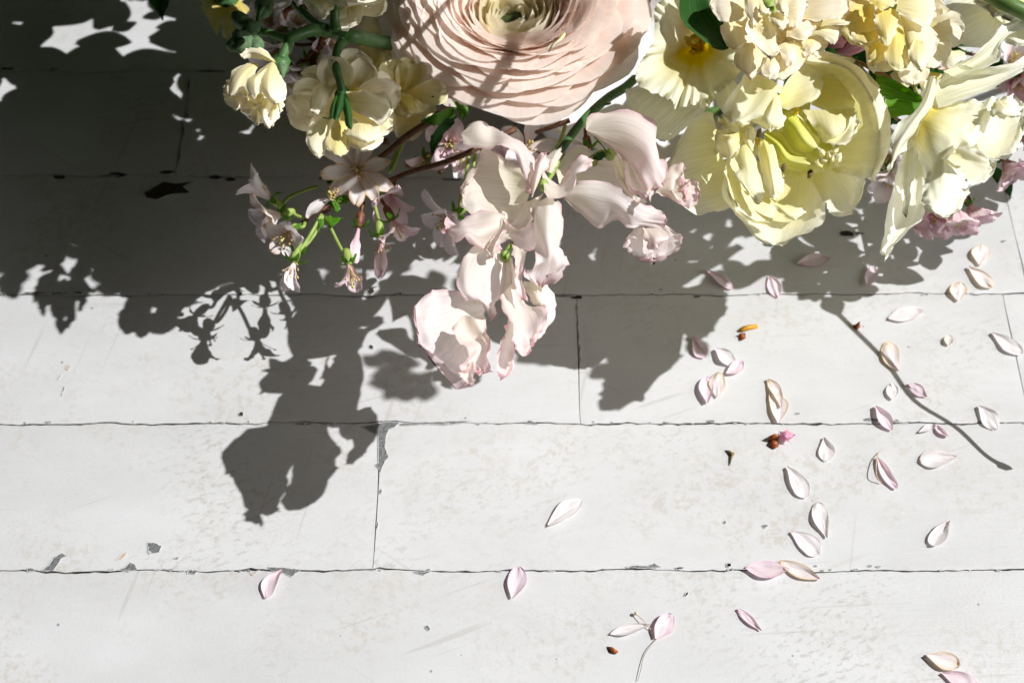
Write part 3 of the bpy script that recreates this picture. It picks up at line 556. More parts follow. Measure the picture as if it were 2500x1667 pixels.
part('tip', blob(fp(fA, 755, 462, 96), 2.4, lump=.7), 'pedicel', b1)
# second bloom, lowest
b2 = bloom([(590, 770, 90), (565, 810, 90), (550, 840, 90)], [1.8, 2.4])
part('sepal', sheet([[(540, 850), (560, 860)], [(530, 820), (560, 830)], [(585, 790), (590, 800)]], fA, 92, n=6, m=6), 'leafl', b2)
spet(b2, [[(400, 780), (450, 783), (525, 800)], [(325, 850, 3), (430, 870, 1), (560, 850, -2)], [(303, 930, 5), (410, 960, 1), (572, 930, -3)], [(314, 1030, 5), (420, 1050, 2), (535, 1050, -2)], [(410, 1080, 3), (460, 1105, 2), (495, 1105)], [(465, 1172), (475, 1174), (483, 1168)]], 90, 'sweetw', rt=.06, b=2, ruf=1.6)
spet(b2, [[(450, 1090, 2), (450, 1110, 2), (440, 1140, 3), (430, 1170, 4)], [(325, 1045, 5), (300, 1130, 5), (310, 1260, 5), (375, 1410, 6)], [(205, 1013, 9), (180, 1170, 8), (235, 1350, 7), (365, 1505, 9)], [(105, 1050, 12), (66, 1180, 11), (150, 1395, 9), (352, 1538, 10)]], 84, 'sweetw', rt=.10, ruf=3, rf=6, n=20, m=26, crk=.8)
spet(b2, [[(275, 1215, 2), (330, 1158, 6), (400, 1172, 6), (462, 1178, 1)], [(288, 1280, 5), (350, 1270, 0), (420, 1262, 2), (446, 1250, 6)], [(345, 1345, 8), (390, 1330, 2), (450, 1320, 1), (476, 1350, 6)], [(300, 1430, 6), (370, 1390, 0), (425, 1400, 3), (474, 1440, 7)], [(312, 1462, 4), (388, 1452, 2), (420, 1462, 2), (445, 1470, 3)]], 93, 'sweet', rt=.05, tz=2, uz=-2, ruf=1.6, n=22, m=22)
spet(b2, [[(372, 1390), (345, 1440), (302, 1445)], [(388, 1470, 3), (360, 1480), (310, 1470, 4)], [(382, 1532), (370, 1534), (345, 1510)]], 98, 'sweet', rt=.1, n=10, m=10)
spet(b2, [[(545, 845), (570, 850), (592, 850)], [(560, 950, -2), (585, 945, 2), (608, 940)], [(518, 1060, -3), (565, 1055, 2), (612, 1050)]], 88, 'sweety', rt=0, b=2, ruf=.6, n=10, m=10)
spet(b2, [[(524, 1055), (565, 1010), (612, 955)], [(562, 1145, 3), (610, 1095, -2), (662, 1085, 1)], [(595, 1235, 5), (665, 1180, -2), (762, 1118, 3)], [(606, 1335, 4), (675, 1260, 1), (778, 1175, 5)], [(662, 1388), (690, 1322, 2), (716, 1250)]], 94, 'sweet', tz=1, uz=-3, rt=.08, ruf=1.8)
spet(b2, [[(562, 1150), (575, 1160), (588, 1180)], [(540, 1235, 4), (570, 1240), (602, 1250, -1)], [(515, 1345, 5), (560, 1340), (605, 1340)], [(484, 1465), (540, 1482), (602, 1465)]], 90, 'sweet', tz=3, uz=-4, rt=.1, ruf=2, b=-2)
spet(b2, [[(690, 985), (730, 983), (772, 985)], [(725, 1060), (780, 1050, 2), (822, 1060)], [(735, 1150), (780, 1150, 2), (820, 1150)], [(710, 1220), (740, 1225, 1), (775, 1222)], [(696, 1292), (702, 1296), (708, 1294)]], 85, 'sweetw', uz=-2, rt=.06, ruf=1)
spet(b2, [[(650, 972), (710, 978), (772, 988)], [(665, 1050, -2), (720, 1045, 1), (783, 1050)], [(715, 1105), (745, 1110), (775, 1125)]], 89, 'sweety', rt=.1, b=2, n=10, m=10)
spet(b2, [[(590, 782), (615, 790), (645, 800)], [(598, 850, 3), (630, 840), (668, 828, 2)], [(605, 940, 4), (620, 950), (642, 950)], [(605, 1045, 3), (640, 1070), (665, 1085, 2)]], 97, 'sweet', rt=.06, ruf=1, n=14, m=10)
# third bloom, reaching right
b3 = bloom([(1075, 285, 86), (1040, 320, 84), (1020, 330, 84)], [1.6, 2.2])
spet(b3, [[(820, 385), (835, 440), (852, 520)], [(875, 292, 2), (900, 390, -2), (925, 490, -2)], [(950, 248, 3), (980, 350, -1), (1010, 450)], [(1045, 325, 2), (1070, 390), (1100, 470)], [(1142, 318), (1170, 420), (1195, 530)], [(1200, 430), (1225, 500), (1240, 560)]], 82, 'sweety', rt=.1, ruf=2)
spet(b3, [[(862, 478), (850, 510), (866, 546)], [(960, 448, 4), (955, 520, 3), (950, 602, -3)], [(1062, 426, 5), (1055, 550, 4), (1050, 694, -4)], [(1152, 478, 6), (1145, 570, 5), (1152, 652, -2)], [(1232, 538, 5), (1225, 620, 4), (1216, 694, 2)], [(1312, 576, 3), (1305, 640, 3), (1292, 686)], [(1382, 588, -1), (1412, 650, 2), (1386, 710, -1)]], 89, 'sweetw', rt=.05, rb=.1, ruf=1.6, n=28)
spet(b3, [[(1250, 690), (1320, 690), (1398, 690)], [(1202, 740, 2), (1320, 750, -2), (1475, 715, 3)], [(1190, 790, 3), (1320, 810, -1), (1497, 765, 4)], [(1228, 845), (1330, 868), (1452, 832, 1)]], 84, 'sweetw', rt=.10, ruf=3, rf=7, n=14, m=24)
spet(b3, [[(1275, 688), (1320, 690), (1382, 690)], [(1300, 760, 2), (1350, 750, 5), (1425, 740, 3)], [(1322, 812), (1345, 795, 2), (1390, 762)]], 89, 'sweet', rt=.1, ruf=1.8, n=10, m=12)
# fourth bloom, shaded
b4 = bloom([(1000, 330, 84), (1060, 290, 88), (1110, 300, 90)], [2, 2.6])
part('sepal', sheet([[(1080, 270), (1110, 300)], [(1040, 220), (1080, 260)], [(1022, 205), (1030, 212)]], fA, 92, n=6, m=6), 'leafl', b4)
part('sepal', sheet([[(1080, 290), (1090, 310)], [(1050, 290), (1060, 330)], [(1012, 312), (1030, 328)]], fA, 90, n=6, m=6), 'leafd', b4)
spet(b4, [[(960, 150), (985, 172), (1020, 202)], [(1015, 105, 1), (1080, 170, 1), (1110, 262)], [(1125, 62, 2), (1180, 180, 3), (1180, 325)], [(1270, 78, 2), (1280, 240, 5), (1240, 375, 2)], [(1352, 160, 0), (1335, 310, 6), (1270, 445, 3)], [(1366, 300, -3), (1372, 390, 4), (1305, 500, 1)], [(1415, 352, -4), (1395, 450, 1), (1320, 532, -2)]], 98, 'sweet', rt=.05, rb=.12, b=2, ruf=1.6, n=24)
spet(b4, [[(1180, 320), (1220, 350), (1262, 400)], [(1188, 400), (1240, 430, -3), (1292, 470)], [(1205, 470), (1260, 500, -2), (1326, 515)], [(1270, 512), (1300, 525), (1325, 534)]], 93, 'sweet', rt=.1, n=12, m=12)
spet(b4, [[(1300, 500), (1320, 490), (1340, 495)], [(1292, 528), (1315, 530, 2), (1342, 512)]], 99, 'sweet', n=6, m=8, ruf=1.5)
spet(b4, [[(1350, 500), (1362, 480), (1380, 440)], [(1430, 542, -1), (1440, 460, 3), (1425, 372, -2)], [(1480, 562, 3), (1470, 470, -1), (1495, 345, 2)], [(1548, 585, 0), (1500, 490, 3), (1508, 380, 1)]], 92, 'sweet', rt=.05, ruf=1.5)
spet(b4, [[(1420, 470), (1440, 480), (1430, 500)], [(1495, 462, 2), (1500, 500), (1480, 560)], [(1555, 430, 3), (1560, 490, -1), (1530, 580, 2)], [(1588, 462), (1585, 505), (1556, 575)]], 94, 'sweet', rt=.08, ruf=1.6, n=14, m=14)
spet(b4, [[(1120, 310), (1150, 305), (1180, 330)], [(1140, 400), (1180, 430, -2), (1210, 480)], [(1190, 500), (1240, 540), (1300, 540)], [(1240, 560), (1280, 580), (1300, 560)]], 85, 'sweety', rt=.1, n=12, m=12)

# ------------------------------------------------------------------ double tulip
tu = thing('tulip', 'cream yellow double tulip wide open beside the sweet peas', 'tulip', P(1980, 330, 40))
TZ = 3
def tpet(rows, z, mat='tulip', **kw):
    kw.setdefault('n', 18); kw.setdefault('m', 20); kw.setdefault('ruf', 1.5); return part('petal', sheet(rows, fB, z + TZ, **kw), mat, tu)
part('stem', tube([fp(fB, 1350, 750, 64), P(1960, 300, 45), P(1900, 150, 50), P(1850, 20, 45)], [2.8, 2.6, 2.6]), 'stem', tu)
tpet([[(700, 560, -6), (740, 700, -8), (800, 900, -8), (860, 1150, -6)], [(640, 503), (610, 720, -2), (670, 950, -4), (760, 1204, -3)], [(540, 585, 3), (480, 760, 2), (530, 1000, 1), (640, 1215, 2)], [(430, 740, 2), (380, 890, 0), (385, 1080, 1), (470, 1198, 3)]], 80, 'tulipw', rt=.12, ruf=2)
tpet([[(900, 800, -18), (1100, 880, -22), (1300, 900, -22), (1480, 920, -18)], [(765, 950, -2), (980, 1130, -10), (1250, 1170, -12), (1500, 1100, -6)], [(790, 1130, 4), (970, 1300, -2), (1200, 1335, -4), (1480, 1290, 2)], [(900, 1300, 2), (1040, 1412, -3), (1180, 1452, -5), (1340, 1372, 1)]], 84, 'tulip', rt=.13, ruf=2)
tpet([[(1350, 950, -12), (1500, 920, -12), (1640, 880, -10)], [(1470, 1110), (1620, 1080, -3), (1730, 960)], [(1530, 1260, 3), (1690, 1215, 1), (1806, 1006, 3)]], 82, 'tulipw', rt=.12, ruf=2)
tpet([[(1380, 360, -28), (1500, 450, -30), (1560, 620, -30), (1580, 780, -30), (1530, 930, -24)], [(1365, 215, -8), (1560, 265, -9), (1705, 480, -10), (1740, 750, -10), (1690, 960, -8)], [(1358, 150, 8), (1640, 200, 8), (1815, 425, 7), (1870, 720, 4), (1805, 985, 2)], [(1400, 60, 5), (1700, 132, 4), (1886, 360, 2), (1970, 700, 0), (1840, 996, 0)]], 92, 'tulip', rt=.08, ruf=2.2, rf=6, n=22, m=30)
tpet([[(860, 700, -4), (900, 900, -4), (1000, 1050, -6), (1150, 1140, -6)], [(800, 860, 0), (820, 1010, 0), (960, 1180, -1), (1130, 1250, -2)], [(775, 960, 6), (830, 1120, 6), (950, 1260, 3), (1100, 1290, 2)]], 80, 'tulipw', rt=.1, ruf=1.5)
tpet([[(1100, 1120), (1150, 1150), (1240, 1180)], [(1180, 1220), (1240, 1230, 2), (1330, 1200)], [(1240, 1250), (1290, 1255), (1380, 1215)]], 84, 'tulipw', rt=.15, n=8, m=12)
tpet([[(1060, 640, -8), (1200, 560, -10), (1420, 560, -10), (1580, 760, -8)], [(1120, 800, -12), (1260, 750, -14), (1420, 800, -14), (1560, 860, -10)], [(1180, 960, -8), (1300, 960, -12), (1430, 950, -12), (1560, 930, -8)]], 76, 'tulipg', rt=0)
tpet([[(1165, 480), (1160, 420, 2), (1190, 330)], [(1250, 485, 4), (1260, 380), (1270, 230, 2)], [(1380, 448, 5), (1395, 330, 1), (1360, 170, 2)], [(1460, 390), (1482, 300), (1445, 195)]], 94, 'tulip', rt=.10, b=-2, ruf=1.2)
tpet([[(1390, 460), (1430, 340), (1470, 245)], [(1540, 490), (1550, 370, -3), (1565, 243)], [(1640, 490), (1655, 390, -2), (1655, 290)], [(1700, 490), (1710, 430), (1700, 370)]], 84, 'tulip', rt=.1)
tpet([[(1335, 490), (1520, 488, 2), (1708, 478)], [(1400, 600, 2), (1545, 600, 4), (1705, 570)], [(1460, 690, 2), (1565, 672, 3), (1650, 640)], [(1505, 722), (1530, 718), (1570, 705)]], 90, 'tulipw', rt=.1, b=2)
tpet([[(1495, 712), (1530, 700), (1570, 680)], [(1565, 748, 3), (1600, 700), (1640, 630)], [(1650, 728, 4), (1680, 640, 1), (1700, 525)], [(1712, 670, 2), (1730, 600), (1726, 545)]], 93, 'tulipw', rt=.12, ruf=1.5, jag=1.4)
tpet([[(1245, 485, -3), (1205, 530, 2), (1172, 620, -3)], [(1320, 540, -2), (1290, 610, 6), (1235, 715, -2)], [(1400, 640, -2), (1355, 695, 6), (1300, 782, -2)], [(1468, 690, -3), (1440, 760, 2), (1365, 797, -3)]], 88, 'tulipg', rt=.14, rb=.1, ruf=.6)
tpet([[(1085, 625, -4), (1060, 660), (1050, 710, -4)], [(1190, 680, -3), (1160, 740, 5), (1110, 800, -4)], [(1270, 780, -3), (1235, 840, 7), (1190, 895, -3)], [(1390, 822, -2), (1370, 870, 7), (1330, 928, -3)], [(1490, 850, -3), (1480, 885, 2), (1440, 918, -3)]], 84, 'tulipg', rt=.14, rb=.1, ruf=.6)
for k, (x, y, w, h, a) in enumerate(((1475, 800, 44, 80, -50), (1520, 810, 50, 60, 20), (1560, 785, 40, 70, 50), (1490, 850, 40, 80, -80), (1545, 845, 36, 60, 0), (1590, 840, 40, 90, 30), (1450, 880, 36, 70, -60))):
    c, s = math.cos(math.radians(a)), math.sin(math.radians(a)); f = lambda p, q: (x + c * p - s * q, y + s * p + c * q)
    tpet([[f(-w / 2, h / 2), f(0, h / 2), f(w / 2, h / 2)], [f(-w / 2, 0), f(0, 0), f(w / 2, 0)], [f(-w / 2.4, -h / 2), f(0, -h / 2), f(w / 2.4, -h / 2)]], 92 + k % 3, 'tulipw' if k % 2 else 'tulip', n=8, m=8, rt=.3, b=3, ruf=1)
tpet([[(870, 780), (920, 735), (968, 770)], [(848, 830), (930, 830, 2), (1012, 850)], [(882, 892, 2), (950, 930, 1), (1032, 950)], [(846, 945, 3), (950, 1010, 1), (1046, 1050)], [(930, 1060, 2), (990, 1100, 1), (1058, 1110)], [(995, 1140), (1030, 1150), (1062, 1140)]], 94, 'tulipw', rt=.06, b=2)
tpet([[(1030, 690), (1060, 700), (1092, 730)], [(1024, 790, -1), (1090, 790, 3), (1152, 800, -1)], [(1044, 900, -1), (1110, 900, 3), (1168, 900)], [(1074, 1010), (1130, 1010, 3), (1187, 1010)], [(1104, 1118), (1150, 1124), (1200, 1096)]], 91, 'tulip', rt=.06, b=2)
tpet([[(965, 780), (975, 782), (985, 780)], [(912, 705), (950, 710, 2), (990, 700)], [(904, 640), (950, 620, 2), (1002, 598)]], 93, 'tulipw', rt=.15, n=10, m=8)
tpet([[(880, 635), (905, 655), (935, 690)], [(775, 650, 1), (815, 710, 4), (862, 792)], [(705, 690), (722, 760), (760, 860)]], 92, 'tulip', rt=.15, b=3)
tpet([[(720, 640), (745, 630), (770, 640)], [(712, 720), (740, 720), (762, 730)], [(700, 800), (722, 810), (738, 800)]], 89, 'tulipw', rt=.2, n=8, m=8)
tpet([[(930, 235), (1060, 250), (1190, 330)], [(860, 330, 2), (1000, 350, -1), (1110, 430, 3)], [(790, 430, 4), (930, 460, 1), (1050, 520, 4)], [(760, 530, 3), (850, 560, 5), (960, 570, 2)], [(800, 595), (870, 575, 2), (920, 612)]], 98, 'tulipw', rt=.08, ruf=2.4, jag=1.6, n=22)
tpet([[(740, 560), (800, 540), (870, 560)], [(735, 600, 2), (810, 610, 3), (880, 640)], [(780, 650), (820, 655), (875, 655)]], 95, 'tulipw', rt=.2, ruf=2, n=8, m=10)
tpet([[(1100, 385), (1140, 378), (1172, 380)], [(1048, 490), (1120, 480, 4), (1184, 480)], [(988, 562), (1090, 560, 5), (1200, 568)], [(1020, 615), (1110, 630, 2), (1175, 642)]], 97, 'tulipw', rt=.16, b=2, crk=.8)
tpet([[(1040, 600), (1060, 480), (1120, 360)], [(1200, 640), (1220, 500, 2), (1240, 380)], [(1360, 640), (1380, 520), (1400, 400)]], 72, 'tulipg', rt=.1)
tpet([[(780, 640), (860, 600), (960, 560)], [(780, 760), (880, 760, 2), (1000, 700)], [(820, 900), (900, 900), (1010, 860)]], 74, 'tulip', rt=.1)
for x, y, mt, ln in ((1025, 655, 'antherb', 40), (1010, 715, 'anther', 20), (1290, 500, 'anther', 40), (1200, 900, 'antherb', 34), (1385, 940, 'antherb', 34)):
    part('anther', blob(fp(fB, x, y, 90 + TZ), 1.3, (.2, .5, .8), 1.6, lump=.6), mt, tu)
part('leaf', sheet([[(930, 700), (950, 860), (1000, 1010), (1060, 1140)], [(1100, 770, 2), (1120, 880, -2), (1150, 980, -1), (1190, 1100, 2)], [(1400, 930, 2), (1420, 990, -2), (1440, 1040, 0), (1470, 1100, 2)]], fV, 88, rt=0, ruf=.4, jag=.2, n=14, m=14), 'leafl', tu, 'strap shaped bright green leaf')
part('leaf', sheet([[(1000, 1050), (1010, 1120), (1050, 1200)], [(1060, 1080), (1080, 1130, 2), (1100, 1190)], [(1160, 1140), (1165, 1160), (1170, 1190)]], fV, 80, ruf=.6, n=8, m=8), 'leafd', tu)
part('sheath', sheet([[(550, 520), (560, 560), (600, 600)], [(750, 580, 2), (760, 610, -1), (800, 640)], [(950, 650, 2), (960, 680, 0), (960, 720)], [(1060, 720), (1075, 745), (1095, 772)]], fV, 90, ruf=1.5), 'dry', tu, 'dry brown papery sheath')
part('sheath', sheet([[(960, 980), (970, 1020)], [(1050, 1050, 2), (1040, 1090)], [(1160, 1130), (1140, 1160)]], fV, 83, ruf=1.5, n=8, m=6), 'dry', tu, 'dry brown papery sheath')
# ------------------------------------------------------------------ daffodils
def ring(fr, c, outline, levels, seg=72, ruf=3.0, rf=13, seed=1, frill=1.0):
    """an open trumpet: rings from a throat point out to a measured frilled rim; levels are (share of the way out, height)"""
    pts = np.array([(x, y, (z if len(r) == 0 else r[0])) for x, y, z, *r in [(*o, 0) if len(o) == 2 else o for o in outline]] , float); n = len(pts)
    pts = np.vstack([pts, pts[:1]]); t = np.linspace(0, 1, seg, endpoint=False); O = crom(pts, t); G = np.empty((len(levels), seg, 3))
    for i, (f, z) in enumerate(levels):
        for j in range(seg):
            a = 2 * math.pi * j / seg; w = f ** 4
            kx = 1 + frill * w * (.05 * wob(math.cos(a) * 9, math.sin(a) * 9, seed + 2) + .03 * wob(math.cos(a) * 14, math.sin(a) * 14, seed + 6))
            x = c[0] + (O[j, 0] - c[0]) * f * kx; y = c[1] + (O[j, 1] - c[1]) * f * kx
            zz = z + O[j, 2] * f + w * ruf * (.15 * math.sin(j * 2 * math.pi * rf / seg + 3 * wob(math.cos(a) * 2, math.sin(a) * 2, seed)) + 1.5 * wob(math.cos(a) * 4, math.sin(a) * 4, seed) + 1.3 * f ** 7 * wob(math.cos(a) * 9, math.sin(a) * 9, seed + 1)) + .5 * f * ruf * wob(math.cos(a) * 2.4, math.sin(a) * 2.4, seed + 4)
            G[i, j] = fp(fr, x, y, zz)
    return gridvf(G, True)
d1 = thing('daffodil', 'white daffodil facing up with a frilled yellow throated trumpet beside the ranunculus', 'daffodil', P(1690, 110, 45))
lv = [(.02, 58), (.10, 60), (.18, 66), (.27, 76), (.40, 85), (.55, 91), (.70, 95), (.82, 97), (.91, 98), (1.0, 98)]
part('trumpet', ring(fD, (800, 430), [(380, 90), (440, 10), (560, -40), (720, -60), (900, -40), (1060, 60), (1150, 250), (1200, 480), (1190, 680), (1100, 820), (990, 900), (890, 1055), (780, 1010), (680, 1020), (600, 1045), (540, 970), (450, 925), (310, 870), (205, 760), (240, 620), (290, 530), (365, 400), (385, 230)], lv, seg=220, ruf=4.0, rf=19), 'dcup', d1)
part('throat', blob(fp(fD, 830, 470, 60), 6, el=.5), 'throat', d1)
for x, y, x2, y2 in ((840, 470, 770, 380), (835, 480, 705, 378), (830, 490, 715, 415), (820, 500, 752, 505), (850, 480, 815, 345), (845, 490, 850, 400)):
    part('stamen', join(ftube(fD, [(x, y, 60), ((x + x2) / 2, (y + y2) / 2, 74), (x2, y2, 84)], [.8, .7, .8], ns=6), blob(fp(fD, x2, y2, 85), 1.3, (x2 - x, y - y2, 30), 1.6, lump=.5)), 'anther', d1)
part('pistil', join(ftube(fD, [(835, 480, 58), (790, 420, 78), (765, 375, 92)], [1.1, 1, 1]), blob(fp(fD, 765, 372, 94), 2.6, el=.7, lump=.5)), 'anther', d1)
part('tepal', sheet([[(320, 780, 6), (560, 880, 6), (880, 1050, 6)], [(150, 850, 1), (420, 1000, 0), (780, 1130, 2)], [(105, 870, 0), (300, 1130, -1), (600, 1290)], [(130, 1050), (330, 1260), (462, 1385)]], fD, 78, rt=.06, ruf=1, n=18, m=20), 'dtepal', d1)
part('tepal', sheet([[(900, 700), (1000, 760), (1100, 700)], [(960, 900), (1060, 900, 3), (1180, 830)], [(1000, 1060), (1100, 1080, 2), (1250, 1000)]], fD, 88, rt=.2, ruf=1.5), 'dtepal', d1)
part('tepal', sheet([[(480, 60), (700, 60), (900, 60)], [(420, -150), (650, -200), (950, -150)], [(560, -420), (650, -450), (760, -420)]], fD, 84, rt=.2, ruf=1.5), 'dtepal', d1)
part('stem', tube([fp(fD, 830, 470, 54), P(1690, 180, 44), P(1600, 250, 32), P(1560, 300, 26)], [2.4, 2.4, 2.4]), 'stemd', d1)

d2 = thing('daffodil', 'white daffodil seen from the side, long papery petals, at the right edge', 'daffodil', P(2270, 300, 50))
def dp(rows, z, mat='dtepal', name='tepal', **kw):
    kw.setdefault('ruf', 1.8); kw.setdefault('crk', .9); kw.setdefault('jag', 1.2); return part(name, sheet(rows, fC, z + 26, **kw), mat, d2)
dp([[(540, 845), (570, 860, -2), (605, 900, -2)], [(478, 1000, 3), (560, 1030, -2), (642, 1050, -1)], [(428, 1190, 4), (530, 1200, -3), (642, 1200)], [(388, 1370, 4), (470, 1370, -1), (592, 1322, 2)], [(368, 1490, 1), (410, 1480, -1), (490, 1412, 2)], [(384, 1536), (394, 1541), (425, 1500)]], 68, rt=.05, n=26)
dp([[(530, 860), (545, 850), (578, 848)], [(500, 960, 3), (530, 1000, 1), (575, 960, 3)], [(500, 1150, 4), (520, 1160, 2), (560, 1100, 4)], [(520, 1290, 2), (525, 1300, 2), (535, 1270, 2)]], 74, rt=.1, n=16, m=8)
dp([[(658, 462), (690, 456, 2), (710, 480)], [(598, 622, 3), (650, 610, 4), (702, 610, -3)], [(506, 720, 3), (570, 740, 5), (645, 760, -3)], [(446, 832, 3), (500, 840, 5), (562, 842, -2)], [(432, 932, 2), (455, 930, 3), (482, 922)], [(398, 1032), (420, 1020), (445, 1008)]], 84, rt=.08, n=22, jag=2)
dp([[(700, 490), (690, 560, -2), (715, 655)], [(790, 402, 3), (800, 500, -2), (835, 612, 2)], [(935, 415, 3), (950, 470, -3), (985, 548, 3)], [(1085, 398, 3), (1092, 445, -2), (1110, 500, 2)], [(1230, 340), (1236, 395), (1225, 430)], [(1330, 290), (1340, 330), (1335, 345)]], 86, rt=.08, n=24)
dp([[(745, 430), (780, 450), (830, 470)], [(850, 365, 2), (900, 390, -2), (960, 420, 2)], [(955, 300, 3), (1010, 320, -2), (1085, 360, 2)], [(1040, 215, 3), (1080, 230), (1090, 262)], [(1130, 140, 2), (1170, 150), (1200, 185)], [(1240, 110), (1250, 140), (1262, 168)]], 89, rt=.06, n=24)
dp([[(690, 460), (650, 480), (625, 480)], [(690, 560), (650, 560, -3), (622, 560)], [(660, 640), (640, 640), (622, 600)]], 76, rt=.1, n=8, m=8)
dp([[(700, 600, -6), (650, 680, 3), (600, 760, 3), (565, 860, -6)], [(850, 605, -2), (765, 720, 7), (680, 830, 7), (605, 960, -2)], [(1000, 600, 2), (890, 760, 8), (790, 880, 8), (640, 1080, 2)], [(1075, 585, 3), (960, 850, 6), (800, 895, 5), (650, 1170, 3)]], 84, 'dtube', 'trumpet', rt=.0, ruf=2.2, rf=7, n=20, m=30, crk=1.2)
dp([[(640, 1040), (740, 950, 4), (830, 990)], [(618, 1160, 3), (740, 1110, 5), (885, 1090, 2)], [(612, 1235, 2), (700, 1280, 6), (800, 1290, 1), (900, 1165, 3)]], 90, 'dlobe', 'trumpet_lobe', rt=.08, ruf=2.4, rf=8, n=16, m=22, jag=2.2)
dp([[(790, 890), (780, 960), (800, 1045)], [(900, 885, 3), (890, 990, -1), (882, 1085, 2)], [(985, 915, 2), (990, 1000), (972, 1098, 2)], [(1046, 975), (1050, 1010), (1032, 1060)]], 88, 'dlobe', 'trumpet_lobe', rt=.12, ruf=2.2, rf=7, n=16, m=18, jag=2)
dp([[(925, 735), (945, 850), (985, 945)], [(1020, 655, 3), (1080, 800, -3), (1080, 950, 2)], [(1110, 585, 3), (1180, 740, -1), (1185, 895, 3)], [(1195, 565), (1230, 680), (1208, 860)]], 84, 'dlobe', 'trumpet_lobe', rt=.10, ruf=2.4, rf=7, n=18, m=22, jag=2)
dp([[(1020, 640), (1060, 600), (1100, 600)], [(1030, 690, 3), (1100, 660, 5), (1180, 620, 2)], [(1110, 700), (1160, 700, 2), (1230, 650)]], 93, 'dlobe', 'trumpet_lobe', rt=.2, ruf=3, rf=6, n=12, m=14, jag=2)
dp([[(740, 760), (800, 740), (880, 700)], [(760, 880), (860, 860, 2), (980, 820)], [(800, 1000), (900, 1000), (1020, 940)]], 72, 'dlobe', 'trumpet_lobe', rt=.1, n=10, m=10)
part('stem', tube([fp(fC, 640, 740, 92), P(2200, 240, 60), P(2080, 200, 45), P(1900, 240, 34), P(1700, 280, 30)], [2.4, 2.4, 2.4]), 'stem', d2)

d3 = thing('daffodil', 'white daffodil cut by the upper right corner with one broad petal and frilled rim', 'daffodil', P(2420, 0, 60))
part('tepal', sheet([[(930, -60), (1040, 40), (1100, 130)], [(830, -40), (950, 100, 3), (1060, 190)], [(750, 20), (830, 160, 3), (960, 290)], [(715, 170), (740, 220), (800, 250)]], fC, 92, rt=.12, ruf=.8), 'dtepal', d3)
part('trumpet', sheet([[(1000, -120), (1120, -100), (1300, -60)], [(950, -40, 3), (1100, 0, 5), (1300, 60)], [(920, 10, 3), (1020, 75, 2), (1150, 110, 4), (1300, 200)]], fC, 104, rt=.05, ruf=4, rf=8, jag=2, n=16, m=24), 'dtube', d3)
part('tepal', sheet([[(1100, 100), (1180, 140), (1260, 160)], [(1090, 200), (1170, 230, 2), (1260, 250)], [(1110, 260), (1180, 275), (1250, 270)]], fC, 92, rt=.2), 'dtepal', d3)
part('stem', ftube(fC, [(1010, -40, 122), (1090, 10, 122), (1160, 40, 122), (1280, 100, 120)], [3.6, 3.6, 3.6]), 'stem', d3)

# ------------------------------------------------------------------ stocks: double blooms on branching stems
def pk(parent, rows, fr, z, mat, name='petal', **kw):
    kw.setdefault('n', 14); kw.setdefault('m', 14); kw['ruf'] = min(kw.get('ruf', 1.1), 1.1); kw.setdefault('rf', 6); kw['jag'] = min(.9, kw.get('jag', .9)); kw['crk'] = min(.4, kw.get('crk', .4))
    rows = [[(q[0], q[1], (q[2] if len(q) > 2 else 0) * .45) for q in r] for r in rows]; al = [q for r in rows for q in r]; k = 1.12 if kw.pop('grow', True) else 1.0
    cx, cy = sum(q[0] for q in al) / len(al), sum(q[1] for q in al) / len(al); rows = [[(cx + (q[0] - cx) * k, cy + (q[1] - cy) * k, q[2]) for q in r] for r in rows]
    return part(name, sheet(rows, fr, z, **kw), mat, parent)
def backing(parent, fr, x, y, z, n, L, W, mat, op=(55, 100), tilt=(0, 0, 1), seed=0):
    q = random.Random(seed); A = np.array((1.0, 0, 0)) * tilt[0] + UPV * tilt[1] - FW * tilt[2]; Mx = frame(A, 0); c = fp(fr, x, y, z)
    for k in range(n):
        part('petal', petal(c - A * U * (k % 3) * 2.2, Mx, k * 2.4 + q.uniform(-.2, .2), L * q.uniform(.8, 1.1), W * q.uniform(.85, 1.15), op[0] + q.uniform(-15, 10), op[1] + q.uniform(-20, 15), q.uniform(.05, .3), 2, (.25, .68), q.uniform(0, .12), 1.3, 5, .5, 12, 12, .9, q.uniform(-.3, .3), .4), mat if q.random() < .7 else 'stockc', parent)
s1 = thing('stock_stem', 'cream and peach stock blossom overhanging the tulip at the top right', 'stock', P(1880, 10, 60))
part('stem', tube([fp(fD, 1500, 60, 92), P(1880, -60, 80), P(1800, 60, 50), P(1640, 260, 30)], [2.4, 2.8, 2.8]), 'stem', s1)
hs = part('bloom', join(blob(fp(fD, 1480, 60, 112), 4, lump=.7), blob(fp(fD, 1440, 100, 114), 2.4, lump=.5), blob(fp(fD, 1500, 110, 114), 2.4, lump=.5)), 'pedicel', s1)
